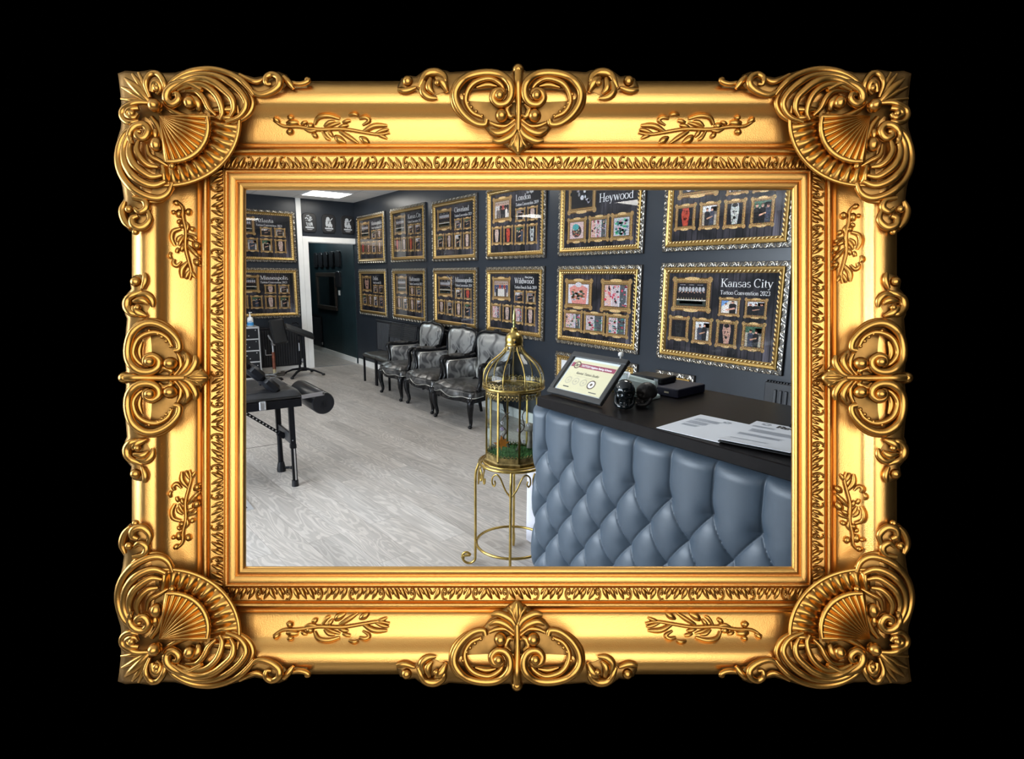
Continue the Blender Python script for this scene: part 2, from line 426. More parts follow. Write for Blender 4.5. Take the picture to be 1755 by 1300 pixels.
def outer_t(px, py): return min(px-OUT[0], py-OUT[1], OUT[2]-px, OUT[3]-py)
def hb(px, py):
    t = outer_t(px, py)
    return 43 - max(0, t)*.155 if t > 0 else 43+t*.25
def prof_h(px, py):
    l = (px-OUT[0])/(INN[0]-OUT[0]), (py-OUT[1])/(INN[1]-OUT[1]), (OUT[2]-px)/(OUT[2]-INN[2]), (OUT[3]-py)/(OUT[3]-INN[3])
    t = min(l)*186
    for (a, ha), (b, h2) in zip(PROF[1:], PROF[2:]):
        if a <= t <= b and b > a: return ha+(h2-ha)*(t-a)/(b-a)
    return 12
class Orn(MB):
    """relief drawn in the frame's own measure; T maps a drawing onto its place"""
    def __init__(s, T=lambda x, y: (x, y), k=1.0, hfun=hb): super().__init__(); s.up = 7 if hfun is hb else 0; s.fat = 1.32 if hfun is hb else (1.45 if hfun is prof_h else 1.12); s.T = T; s.k = k; s.h = hfun
    def pt(s, x, y, h): q = s.T(x, y); return FP(q[0], q[1], h + s.h(*q))
    def S(s, pts, r, lift=0, hz=.9, per=5, n=8):
        P = crom(pts, per); m = len(P); lift = lift+s.up; r = (r, r, r) if np.isscalar(r) else r
        if len(r) == 2: r = (r[0], (r[0]+r[1])/2, r[1])
        rad = []
        for i in range(m):
            u = i/(m-1); rad.append(s.fat*(r[0]*(1-u)*(1-2*u)+4*r[1]*u*(1-u)+r[2]*u*(2*u-1))*SFR*s.k)
        s.tube([s.pt(p[0], p[1], lift) for p in P], [max(.0003, q) for q in rad], n=n, flat=hz); return s
    def B(s, x, y, r, lift=2, hz=.9, ry=None):
        q = s.pt(x, y, lift+s.up); s.ball(q, (r*SFR*s.k, (ry or r)*SFR*s.k, r*SFR*s.k*hz), 14, 9); return s
    def plate(s, poly, lift=-3, bev=5, bottom=None):
        P = np.array([s.T(*p) for p in poly], float); n = len(P)
        ar = sum(P[i][0]*P[(i+1) % n][1]-P[(i+1) % n][0]*P[i][1] for i in range(n))
        if ar > 0: P = P[::-1]
        I = inset(P*np.array([1, -1]), bev)*np.array([1, -1]); M = inset(P*np.array([1, -1]), bev*.3)*np.array([1, -1])
        vs = [FP(p[0], p[1], -1) for p in P] + [FP(p[0], p[1], max(6, s.h(*p)+lift-bev)) for p in P] + [FP(p[0], p[1], max(7, s.h(*p)+lift-bev*.35)) for p in M] + [FP(p[0], p[1], max(8, s.h(*p)+lift)) for p in I]
        fs = [(j*n+i, j*n+(i+1) % n, (j+1)*n+(i+1) % n, (j+1)*n+i) for j in range(3) for i in range(n)]
        # triangulated top
        bm = bmesh.new(); bv = [bm.verts.new((p[0], -p[1], 0)) for p in I]; bm.faces.new(bv); bmesh.ops.triangulate(bm, faces=bm.faces[:])
        bm.verts.index_update(); tri = [[3*n+v.index for v in f.verts] for f in bm.faces]; bm.free()
        s.add(vs, fs+tri); return s

# leaf band: alternating curled leaves and darts along each rail
def leaf_band(c):
    o = Orn(hfun=lambda x, y: 0); rnd = random.Random(31+c)
    l, tp, r, b = rect_at(126.5); l2, t2, r2, b2 = rect_at(150)
    A = ((l, tp), (r, tp), (r, b), (l, b))[c]; Bp = ((l, tp), (r, tp), (r, b), (l, b))[(c+1) % 4]
    A2 = ((l2, t2), (r2, t2), (r2, b2), (l2, b2))[c]
    ex = np.array(Bp)-np.array(A); Ltot = np.linalg.norm(ex); ex = ex/Ltot
    ey = np.array((-ex[1], ex[0])); wd = abs((np.array(A2)-np.array(A)) @ ey)
    n = int((Ltot-2*wd)/13.2); p = (Ltot-2*wd)/n
    def q(u, v): z = np.array(A)+ex*(wd+u)+ey*v*wd; return (z[0], z[1])
    for i in range(n):
        u = i*p; j = rnd.random(); sg = 1 if (i//7) % 2 == 0 else -1
        f = (lambda a: u+p/2+sg*(a-p/2))
        if i % 4 == 3:
            o.S([q(f(1), .15), q(f(5), .08), q(f(9), .3), q(f(9), .65), q(f(5), .9), q(f(2), .6), q(f(5), .42)], (1.6, 1.9, 1.4), 9.5, 1.1, 3, 6)
            o.B(*q(f(5.4), .5), 2.2, 10, 1.0)
        else:
            o.S([q(f(1.5), .9), q(f(3+3*j), .55), q(f(10), .12)], (1.2, 3.3, 1.0), 9, 1.0, 3, 6)
            o.S([q(f(7), .92), q(f(10), .7), q(f(12.5), .45)], (1.0, 2.0, .8), 8.5, 1.0, 3, 6)
    for v in (.02, .98): o.S([q(-wd*.9, v), q(Ltot-2*wd+wd*.9, v)], .9, 8.5, 1.0, 1, 6)
    return o
for c in range(4): obj('leaf_band', leaf_band(c), GOLD_DEEP, frame, 60)

# corner ornament, drawn once for the top left
def cc(pts): return [(180+x/4.334, 100+y/4.334) for (x, y) in pts]
def corner(T):
    k = 1/4.334
    plate = Orn(T).plate(cc([(95, 112), (150, 92), (250, 98), (350, 82), (430, 108), (520, 105), (620, 80), (780, 66), (900, 80), (1000, 110), (1110, 142), (1170, 132), (1215, 104), (1290, 98), (1350, 122),
        (1385, 170), (1330, 235), (1250, 275), (1130, 285), (1105, 380), (1010, 470), (968, 497), (940, 590), (890, 690), (810, 790), (700, 870), (560, 915), (515, 960), (435, 1050), (335, 1070), (345, 1160), (325, 1235), (240, 1275),
        (190, 1288), (150, 1250), (118, 1180), (116, 1090), (140, 1040), (130, 960), (110, 880), (90, 800), (80, 690), (92, 600), (116, 520), (120, 480), (106, 400), (120, 340), (116, 280), (105, 180)]), 1, 8)
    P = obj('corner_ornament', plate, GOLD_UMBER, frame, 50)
    a = Orn(T, k)          # upper acanthus leaf
    a.S(cc([(720, 235), (620, 185), (530, 195), (465, 250), (462, 315), (505, 340), (548, 305), (535, 262), (505, 268)]), (16, 24, 12), 5)
    a.S(cc([(465, 225), (520, 160), (640, 100), (780, 84), (900, 108), (1000, 158), (1070, 225), (1110, 275)]), (14, 20, 14), 3)
    a.S(cc([(475, 235), (560, 160), (680, 124), (820, 132), (930, 185), (1020, 270), (1048, 350), (1000, 430), (900, 472)]), (12, 20, 12), 5)
    a.S(cc([(500, 232), (600, 172), (710, 152), (810, 180), (890, 240), (945, 300), (955, 375), (930, 430)]), (10, 22, 10), 7)
    a.S(cc([(540, 235), (640, 195), (735, 200), (805, 245), (850, 310), (872, 400), (850, 455)]), (10, 21, 10), 5)
    a.S(cc([(600, 240), (680, 245), (735, 300), (770, 370), (825, 425)]), (9, 18, 9), 3)
    a.S(cc([(1010, 180), (1075, 260), (1100, 340), (1060, 420), (960, 475), (850, 485)]), (8, 15, 8), 0)
    a.S(cc([(640, 270), (690, 330), (700, 400)]), (10, 26, 8), 0)
    obj('acanthus_leaf', a, GOLD_DEEP, P, 60)
    s = Orn(T, k)          # running scroll beside it
    s.S(cc([(1085, 245), (1150, 272), (1235, 250), (1295, 200), (1290, 145), (1240, 120), (1195, 145), (1200, 190), (1235, 190)]), (14, 20, 8), 3)
    s.S(cc([(1000, 120), (1080, 165), (1130, 175), (1180, 150)]), (10, 16, 8), 0)
    s.S(cc([(1330, 140), (1370, 185), (1400, 225)]), (16, 18, 8), -2); s.S(cc([(1380, 180), (1440, 190), (1490, 180), (1515, 160), (1500, 150)]), (12, 14, 9), -6)
    s.B(*cc([(1505, 163)])[0], 24, -9)
    obj('scroll', s, GOLD_DEEP, P, 60)
    b = Orn(T, k)          # lower acanthus leaf
    b.S(cc([(200, 640), (182, 565), (225, 505), (290, 495), (322, 540), (290, 592), (240, 578), (240, 545), (268, 545)]), (14, 22, 10), 5)
    b.S(cc([(225, 500), (150, 560), (110, 650), (100, 760), (130, 870), (200, 960), (300, 1020), (400, 1038), (470, 1000), (502, 925)]), (12, 22, 12), 3)
    b.S(cc([(190, 545), (145, 650), (150, 770), (200, 862), (280, 922), (370, 945), (450, 915)]), (12, 23, 12), 6)
    b.S(cc([(195, 590), (180, 690), (210, 780), (275, 842), (350, 880), (425, 868)]), (10, 22, 10), 6)
    b.S(cc([(250, 605), (235, 680), (270, 750), (325, 795), (395, 808)]), (9, 20, 9), 4)
    b.S(cc([(310, 640), (330, 720), (400, 760), (470, 800)]), (8, 16, 8), 1)
    b.S(cc([(150, 920), (230, 1010), (330, 1062), (440, 1045), (510, 960)]), (8, 14, 8), -1)
    obj('acanthus_leaf', b, GOLD_DEEP, P, 60)
    sh = Orn(T, k)         # scallop shell with its fluted outer rim
    C = (400, 425); a0, a1 = math.radians(-3), math.radians(84)
    def shell_h(u, v):
        rr = v; an = a0+(a1-a0)*u
        R = 350+40*math.sin(PI*u)
        x, y = C[0]+R*rr*math.cos(an)*1.02, C[1]+R*rr*math.sin(an)*.98
        z = 8+10*math.sin(PI*min(1, rr*.9))+ (3.2*abs(math.sin(u*11*PI))-1.6)*min(1, rr*1.6)
        return sh.pt(180+x*k, 100+y*k, z+2)
    sh.grid(shell_h, 88, 10)
    def rim_h(u, v):
        an = math.radians(-10+(100)*u); R = 365+205*v + 25*math.sin(PI*u)
        x, y = C[0]+R*math.cos(an)*1.02, C[1]+R*math.sin(an)*.92
        z = 2+5*math.sin(PI*v)+ (5*abs(math.sin(u*13*PI))-2.5)*math.sin(PI*min(1, .15+v*.8))
        return sh.pt(180+x*k, 100+y*k, z+4)
    sh.grid(rim_h, 104, 8)
    arc = lambda R, d0, d1, ex, ey, bl: cc([(C[0]+(R+bl*math.sin(PI*i/12))*math.cos(math.radians(d0+(d1-d0)*i/12))*ex, C[1]+(R+bl*math.sin(PI*i/12))*math.sin(math.radians(d0+(d1-d0)*i/12))*ey) for i in range(13)])
    sh.S(arc(352, 2, 80, 1.02, .98, 40), (13, 16, 13), 6, .9, 2); sh.S(arc(575, -8, 88, 1.02, .90, 30), (10, 12, 10), 3, .8, 2)
    obj('scallop_shell', sh, GOLD_DEEP, P, 60)
    v = Orn(T, k)          # corner leaf, twin loops and beads
    v.S(cc([(450, 300), (442, 190), (395, 118), (335, 122), (303, 190), (335, 290)]), (12, 18, 10), 4)
    v.S(cc([(350, 250), (362, 190), (395, 180), (410, 225), (385, 265)]), (14, 20, 10), 3); v.B(*cc([(385, 222)])[0], 26, 5)
    v.S(cc([(320, 330), (230, 330), (145, 370), (128, 430), (170, 475), (250, 465)]), (10, 18, 10), 4)
    v.S(cc([(250, 370), (185, 380), (165, 420), (215, 440), (245, 410)]), (14, 18, 10), 3); v.B(*cc([(200, 408)])[0], 24, 5)
    for (x, y, r) in ((150, 150, 26), (205, 118, 18), (128, 215, 18), (250, 108, 14), (122, 300, 13)):
        v.S(cc([(340, 330), ((x+340)/2+8, (y+330)/2), (x, y)]), (20, r, 8), 0)
    v.B(*cc([(372, 352)])[0], 46, 9, 1.1); v.B(*cc([(385, 640)])[0], 42, 4, 1.0, 54); v.B(*cc([(632, 330)])[0], 44, 3, 1.0, 50)
    v.B(*cc([(500, 800)])[0], 24, 4); v.B(*cc([(720, 415)])[0], 18, 4); v.B(*cc([(375, 560)])[0], 24, 2, .9, 40)
    v.S(cc([(430, 330), (520, 400), (620, 440), (720, 470)]), (16, 18, 10), 0); v.S(cc([(345, 440), (400, 520), (440, 640), (480, 720)]), (16, 16, 10), 0)
    obj('volute', v, GOLD_DEEP, P, 60)
    v = Orn(T, k)          # trefoil of leaves below the lower acanthus
    v.S(cc([(205, 1035), (290, 1055), (310, 1110), (260, 1140), (215, 1110)]), (12, 20, 10), 2); v.S(cc([(318, 1130), (335, 1200), (280, 1255), (215, 1240), (205, 1190), (245, 1170)]), (12, 22, 12), 2)
    v.S(cc([(150, 1060), (130, 1130), (150, 1210), (190, 1260)]), (10, 22, 10), 0); v.B(*cc([(180, 1120)])[0], 28, 2); v.B(*cc([(228, 1288)])[0], 24, -3)
    obj('leaf_trefoil', v, GOLD_DEEP, P, 60)
for T in (lambda x, y: (x, y), lambda x, y: (1764-x, y), lambda x, y: (1764-x, 1293-y), lambda x, y: (x, 1293-y)): corner(T)

# cartouche in the middle of each rail
def cartouche(T, sx=1.0):
    k = 1/3.815
    def M(pts, s): return [(s*(x-873)*k*sx, y*k) for (x, y) in pts]
    half = [(873, 56), (820, 84), (700, 74), (560, 80), (430, 90), (400, 78), (330, 68), (260, 78), (205, 118), (165, 112), (110, 130), (75, 195), (140, 215), (200, 205), (240, 250), (330, 270), (400, 235), (432, 240), (465, 340), (540, 412), (640, 442), (690, 505), (755, 552), (820, 602), (873, 632)]
    poly = M(half, 1)+[(-x, y) for (x, y) in M(half, 1)[-2:0:-1]]
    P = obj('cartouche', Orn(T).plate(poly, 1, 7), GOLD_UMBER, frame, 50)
    for s in (1, -1):
        a = Orn(T, k)
        a.S(M([(668, 400), (655, 432), (590, 422), (515, 362), (468, 280), (470, 200), (535, 125), (650, 96), (755, 108), (820, 165), (828, 240), (795, 292), (742, 300), (708, 262), (722, 218), (768, 212), (778, 240)], s), (14, 20, 15), 5)
        a.S(M([(560, 105), (485, 145), (447, 225), (462, 320), (535, 402), (630, 438)], s), (8, 15, 10), 0)
        a.S(M([(640, 385), (572, 352), (532, 282), (548, 205), (600, 152), (690, 132), (758, 168), (785, 215)], s), (10, 14, 8), 2)
        a.B(*M([(752, 240)], s)[0], 34, 7)
        for i in range(6): u = i/5; a.B(*M([(520+95*u*u+22*u, 235+140*u)], s)[0], 12, 3)
        a.S(M([(600, 190), (670, 172), (735, 182)], s), (6, 13, 6), -2)
        a.S(M([(225, 190), (268, 108), (335, 92), (385, 118), (400, 160)], s), (10, 22, 10), 1); a.S(M([(262, 150), (250, 215), (290, 255), (345, 262)], s), (10, 20, 8), 1)
        a.S(M([(300, 130), (290, 190), (320, 230)], s), (8, 18, 8), 2); a.S(M([(335, 125), (380, 160), (410, 220)], s), (10, 22, 8), 0); a.B(*M([(345, 160)], s)[0], 20, 3)
        a.S(M([(85, 205), (140, 212), (205, 190)], s), (8, 16, 8), -3); a.B(*M([(152, 150)], s)[0], 34, -7)
        obj('scroll', a, GOLD_DEEP, P, 60)
    b = Orn(T, k)
    b.S(M([(873, 70), (873, 200), (876, 330), (873, 470)], 1), (24, 16, 18), 3); b.B(*M([(873, 78)], 1)[0], 38, 1, 1.0)
    for s in (1, -1):
        b.S(M([(868, 440), (835, 500), (760, 540), (705, 535)], s), (14, 20, 10), 2); b.S(M([(860, 420), (800, 470), (740, 490), (690, 470)], s), (12, 20, 10), 1)
        b.S(M([(868, 470), (845, 550), (810, 580)], s), (12, 18, 8), 2); b.B(*M([(765, 375)], s)[0], 42, 4, 1.0)
        b.S(M([(690, 420), (740, 440), (800, 440), (850, 400)], s), (9, 12, 9), 1); b.S(M([(830, 300), (800, 330), (820, 380), (850, 370)], s), (10, 16, 8), 2)
    b.S(M([(873, 470), (873, 560), (873, 628)], 1), (16, 46, 6), 1, .5); b.S(M([(873, 500), (873, 610)], 1), (6, 10, 4), 9)
    obj('palmette', b, GOLD_DEEP, P, 60)
cartouche(lambda a, b: (888+a, 100+b)); cartouche(lambda a, b: (886+a, 1193-b))
cartouche(lambda a, b: (194+b, 647+a), .87); cartouche(lambda a, b: (1573-b, 647+a), .87)

# laurel sprays on the flat of the rails
SPRAY = [([(140, 150), (260, 225), (450, 232), (700, 268), (1000, 262), (1250, 300), (1450, 330), (1590, 305)], (14, 17, 12)), ([(650, 205), (700, 118), (830, 97), (965, 135)], (14, 22, 14)),
    ([(770, 235), (830, 182), (905, 165)], (10, 20, 10)), ([(790, 245), (890, 205), (970, 180)], (8, 16, 8)), ([(1000, 182), (1100, 155)], (10, 18)), ([(1080, 92), (1150, 76), (1205, 100)], (10, 18, 10)),
    ([(1210, 132), (1290, 116), (1335, 160), (1250, 215)], (14, 20, 8)), ([(950, 242), (1075, 212)], (8, 18, 8)), ([(740, 280), (800, 370), (845, 395)], (10, 18, 10)), ([(812, 282), (882, 362)], (10, 20, 8)),
    ([(905, 345), (960, 392), (1040, 435)], (12, 34, 10)), ([(960, 290), (1080, 360), (1200, 440)], (12, 22, 8)), ([(1212, 362), (1280, 402), (1335, 442)], (10, 30, 8)), ([(1250, 300), (1400, 222), (1560, 218)], (12, 26, 12)),
    ([(1400, 322), (1500, 282), (1580, 262)], (8, 18, 8)), ([(1430, 332), (1560, 380)], (8, 18, 8)), ([(620, 320), (690, 372)], (10, 24, 10)), ([(480, 205), (562, 170)], (8, 18, 8)), ([(520, 262), (600, 290), (705, 272)], (8, 16, 8)),
    ([(550, 232), (645, 218)], (12, 28, 12)), ([(315, 118), (385, 132)], (14, 22, 14)), ([(140, 125), (215, 182)], (14, 24, 12)), ([(330, 262), (358, 335)], (14, 34, 20)), ([(300, 195), (450, 180)], (14, 30, 14))]
def spray(T):
    o = Orn(T, 1/7.3, hfun=prof_h)
    for pts, r in SPRAY:
        pts = [((x-870)/7.3, (y-255)/7.3) for (x, y) in pts]
        if len(r) == 2: r = (r[0], r[1], r[1]*.7)
        if len(pts) == 2: pts = [pts[0], ((pts[0][0]+pts[1][0])/2, (pts[0][1]+pts[1][1])/2-.6), pts[1]]
        o.S(pts, r, 2.0, .9, 4, 7)
    obj('leaf_spray', o, GOLD_DEEP, frame, 60)
spray(lambda a, b: (569+a, 220+b)); spray(lambda a, b: (1193-a, 220+b)); spray(lambda a, b: (569+a, 1075-b)); spray(lambda a, b: (1205-a, 1075-b))
for (x, y, sx, sy) in ((317, 412, 1, 1), (317, 872, 1, -1), (1452, 418, -1, 1), (1458, 876, -1, -1)):
    spray(lambda a, b, x=x, y=y, sx=sx, sy=sy: (x+sx*b*1.05, y+sy*a*.68))

# ================================================================ LETTERING (a drawn serif alphabet)
def arc(cx, cy, rx, ry, a0, a1, n=14):
    return [(cx+rx*math.cos(math.radians(a0+(a1-a0)*i/n)), cy+ry*math.sin(math.radians(a0+(a1-a0)*i/n))) for i in range(n+1)]
def V(x, a, b): return ('T', [(x, a), (x, b)])
def H(x0, x1, y): return ('t', [(x0, y), (x1, y)])
def SF(x, y, w=.12): return ('t', [(x-w, y), (x+w, y)])
def C(pts): return ('c', pts)
XH = .62
def bowl_o(cx): return C(arc(cx, XH/2, .21, XH/2-.01, 0, 360, 24))
GL = {
 'A': (.74, [('n', [(.08, 0), (.37, 1)]), ('T', [(.37, 1), (.66, 0)]), H(.18, .54, .36), SF(.08, 0), SF(.66, 0)]),
 'B': (.66, [V(.14, 0, 1), H(.04, .36, .98), H(.14, .36, .53), H(.04, .38, .02), C(arc(.34, .755, .2, .225, 90, -90)), C(arc(.36, .275, .24, .255, 90, -90))]),
 'C': (.72, [C(arc(.38, .5, .31, .49, 48, 312, 24)), ('t', [(.6, .98), (.6, .72)])]),
 'D': (.76, [V(.14, 0, 1), H(.03, .36, .98), H(.03, .36, .02), C(arc(.34, .5, .34, .48, 90, -90, 20))]),
 'H': (.78, [V(.15, 0, 1), V(.62, 0, 1), H(.15, .62, .52)] + [SF(x, y) for x in (.15, .62) for y in (.02, .98)]),
 'K': (.74, [V(.15, 0, 1), ('n', [(.62, .98), (.17, .46)]), ('T', [(.30, .58), (.64, .02)]), SF(.15, .02), SF(.15, .98), SF(.6, .98), SF(.64, .02)]),
 'L': (.62, [V(.15, 0, 1), SF(.15, .98), H(.04, .56, .02), ('t', [(.56, .02), (.57, .24)])]),
 'M': (.92, [('n', [(.13, 0), (.13, 1)]), ('T', [(.14, 1), (.44, .04)]), ('n', [(.44, .04), (.76, 1)]), V(.77, 0, 1), SF(.13, .02, .1), SF(.77, .02), SF(.1, .98, .08), SF(.8, .98, .08)]),
 'N': (.78, [('n', [(.14, 0), (.14, 1)]), ('T', [(.14, .98), (.62, .04)]), ('n', [(.63, 0), (.63, 1)]), SF(.14, .02, .1), SF(.63, .98, .1)]),
 'R': (.70, [V(.14, 0, 1), H(.04, .36, .98), H(.14, .36, .50), SF(.14, .02), C(arc(.34, .74, .22, .24, 90, -90)), ('T', [(.34, .5), (.62, .02)]), SF(.64, .02, .07)]),
 'T': (.66, [V(.32, 0, 1), H(.05, .6, .97), SF(.32, .02), ('t', [(.05, .97), (.05, .78)]), ('t', [(.6, .97), (.6, .78)])]),
 'W': (1.02, [('T', [(.1, 1), (.33, .02)]), ('n', [(.33, .02), (.52, .95)]), ('T', [(.5, .98), (.72, .02)]), ('n', [(.72, .02), (.93, .98)]), SF(.1, .98), SF(.5, .98, .1), SF(.93, .98, .09)]),
 'a': (.50, [V(.38, .08, .42), C(arc(.23, .42, .15, .19, 0, 150)), C(arc(.24, .18, .17, .17, 60, 330)), ('t', [(.38, .08), (.47, .03)])]),
 'b': (.56, [V(.13, 0, 1), C(arc(.28, .3, .2, .3, 120, -120, 20)), SF(.1, .98, .05)]),
 'c': (.48, [C(arc(.27, .31, .21, .3, 40, 320, 20))]),
 'd': (.56, [V(.42, 0, 1), C(arc(.27, .3, .2, .3, 60, 300, 20)), SF(.39, .98, .05), SF(.46, .02, .06)]),
 'e': (.50, [C(arc(.26, .31, .2, .3, 5, 325, 22)), H(.07, .45, .34)]),
 'f': (.36, [V(.17, 0, .82), C(arc(.3, .82, .13, .16, 180, 50)), H(.04, .32, XH), SF(.17, .02)]),
 'h': (.56, [V(.13, 0, 1), V(.42, 0, .42), C(arc(.275, .4, .145, .2, 160, 0)), SF(.13, .02, .1), SF(.42, .02, .1), SF(.1, .98, .05)]),
 'i': (.28, [V(.14, 0, XH), SF(.14, .02, .1), SF(.11, XH-.02, .06), ('T', [(.14, .80), (.14, .92)])]),
 'l': (.28, [V(.14, 0, 1), SF(.14, .02, .1), SF(.11, .98, .06)]),
 'm': (.84, [V(.13, 0, XH), V(.41, 0, .42), V(.69, 0, .42), C(arc(.27, .4, .14, .2, 160, 0)), C(arc(.55, .4, .14, .2, 160, 0))] + [SF(x, .02, .09) for x in (.13, .41, .69)]),
 'n': (.56, [V(.13, 0, XH), V(.42, 0, .42), C(arc(.275, .4, .145, .2, 160, 0)), SF(.13, .02, .1), SF(.42, .02, .1), SF(.1, XH-.02, .05)]),
 'o': (.52, [bowl_o(.26)]),
 'p': (.56, [V(.13, -.28, XH), C(arc(.28, .31, .2, .3, 120, -120, 20)), SF(.13, -.27, .1), SF(.1, XH-.02, .05)]),
 'r': (.40, [V(.13, 0, XH), C(arc(.28, .4, .14, .2, 160, 50)), SF(.13, .02, .1), SF(.1, XH-.02, .05)]),
 's': (.42, [C(arc(.21, .455, .13, .155, 40, 250)), C(arc(.21, .16, .15, .155, 70, -150))]),
 't': (.34, [V(.15, .1, .8), C(arc(.25, .12, .1, .11, 180, 300)), H(.04, .3, XH-.02)]),
 'v': (.54, [('T', [(.08, XH), (.27, .02)]), ('n', [(.27, .02), (.45, XH)]), SF(.08, XH-.01, .09), SF(.45, XH-.01, .07)]),
 'w': (.78, [('T', [(.08, XH), (.24, .02)]), ('n', [(.24, .02), (.39, XH)]), ('T', [(.38, XH), (.54, .02)]), ('n', [(.54, .02), (.69, XH)]), SF(.08, XH-.01, .08), SF(.69, XH-.01, .07)]),
 'y': (.54, [('T', [(.08, XH), (.28, .02)]), ('n', [(.46, XH), (.2, -.26)]), ('t', [(.2, -.26), (.06, -.24)]), SF(.08, XH-.01, .09), SF(.46, XH-.01, .07)]),
 '0': (.52, [C(arc(.26, .5, .19, .48, 0, 360, 24))]),
 '1': (.52, [V(.27, 0, 1), ('n', [(.12, .84), (.27, .98)]), SF(.27, .02, .14)]),
 '2': (.52, [C(arc(.25, .74, .18, .24, 165, -30)), ('n', [(.41, .62), (.07, .03)]), ('T', [(.07, .05), (.44, .05)])]),
 '3': (.52, [C(arc(.23, .76, .17, .22, 150, -80)), C(arc(.22, .28, .2, .27, 80, -150))]),
 '4': (.52, [V(.35, 0, 1), ('n', [(.34, .98), (.05, .3)]), H(.05, .47, .29)]),
 '9': (.52, [C(arc(.25, .68, .18, .3, 0, 360, 20)), C(arc(.1, .68, .34, .66, 0, -75))]),
 ' ': (.26, []),
}
def serif_text(mb, txt, h, place, mi=0, col=None, stretch=1.0, weight=1.0, maxw=None):
    """place(x, y) -> 3-D point; returns the width"""
    tot = sum(GL[c][0] for c in txt)*h*stretch
    if maxw and tot > 0: k = min(1.32, maxw/tot); stretch *= k; tot *= k
    x0 = 0
    for ch in txt:
        adv, st = GL[ch]
        for kind, pts in st:
            for (a, b) in zip(pts, pts[1:]):
                dx, dy = (b[0]-a[0])*stretch, b[1]-a[1]; l = math.hypot(dx, dy)
                if l < 1e-6: continue
                if kind == 'T': wd = .115
                elif kind in 'tn': wd = .042
                else: wd = .042+.085*abs(dy/l)**1.6
                wd *= weight; nx, ny = -dy/l*wd/2, dx/l*wd/2; e = .012 if kind == 'c' else 0
                ex, ey = dx/l*e, dy/l*e
                q = [(x0+a[0]*stretch-ex+nx, a[1]-ey+ny), (x0+a[0]*stretch-ex-nx, a[1]-ey-ny), (x0+b[0]*stretch+ex-nx, b[1]+ey-ny), (x0+b[0]*stretch+ex+nx, b[1]+ey+ny)]
                mb.quad([place(p[0]*h, p[1]*h) for p in q], mi, col)
        x0 += adv*stretch
    return tot

# ================================================================ FRAMED POSTERS
def planks_mat():
    m, t, b = new_mat('printed_dark_planks'); v = coords(t, (11, 1, 1))
    br = noise(t, coords(t, (60, 1, 2)), 1.0, 4); big = noise(t, coords(t, (3, 1, 2.2)), 1.4, 3, .5)
    w = t.nodes.new('ShaderNodeTexWave'); w.inputs['Scale'].default_value = .55; w.inputs['Distortion'].default_value = 1.2; w.bands_direction = 'X'
    t.links.new(v, w.inputs['Vector'])
    c1 = ramp(t, big.outputs['Fac'], [(.40, (.010, .010, .013)), (.62, (.055, .05, .062)), (.78, (.13, .12, .15))])
    c2 = ramp(t, br.outputs['Fac'], [(.3, (.5, .5, .5)), (.7, (1.3, 1.3, 1.3))]); c3 = ramp(t, w.outputs['Fac'], [(0, (.25, .25, .25)), (.12, (1, 1, 1))])
    cur = c1
    for c in (c2, c3):
        x = t.nodes.new('ShaderNodeMix'); x.data_type = 'RGBA'; x.blend_type = 'MULTIPLY'; x.inputs[0].default_value = 1
        t.links.new(cur, x.inputs[6]); t.links.new(c, x.inputs[7]); cur = x.outputs[2]
    t.links.new(cur, b.inputs['Base Color']); b.inputs['Roughness'].default_value = .6; b.inputs['Specular IOR Level'].default_value = .15
    return m
def print_mat():
    m, t, b = new_mat('printed_photo_ink'); a = t.nodes.new('ShaderNodeVertexColor'); a.layer_name = 'Col'
    n = noise(t, coords(t), 160, 3); c = ramp(t, n.outputs['Fac'], [(.34, (.22, .22, .22)), (.62, (1.45, 1.40, 1.35))])
    x = t.nodes.new('ShaderNodeMix'); x.data_type = 'RGBA'; x.blend_type = 'MULTIPLY'; x.inputs[0].default_value = 1
    t.links.new(a.outputs['Color'], x.inputs[6]); t.links.new(c, x.inputs[7])
    n2 = noise(t, coords(t), 95, 2, .8); y = t.nodes.new('ShaderNodeMix'); y.data_type = 'RGBA'; y.blend_type = 'SOFT_LIGHT'; y.inputs[0].default_value = .55
    t.links.new(x.outputs[2], y.inputs[6]); t.links.new(n2.outputs['Color'], y.inputs[7]); t.links.new(y.outputs[2], b.inputs['Base Color'])
    b.inputs['Roughness'].default_value = .6; b.inputs['Specular IOR Level'].default_value = .15
    return m
PLANKS = planks_mat(); INK = print_mat()
INKWHITE = mat('printed_white_lettering', (.85, .85, .86), .6, 0, .2)
ANTIQUE = mat('antique_silver_scrollwork', (.58, .54, .46), .30, 1.0)
DARKBACK = mat('dark_moulding_ground', (.035, .030, .026), .4)
FGOLD = mat('poster_frame_gold', (.36, .225, .07), .36, .9, bmp=.1, bscale=300)
ROPEM = mat('pale_gilt_rope', (.62, .45, .21), .32, .9)
MOULD_CACHE = {}
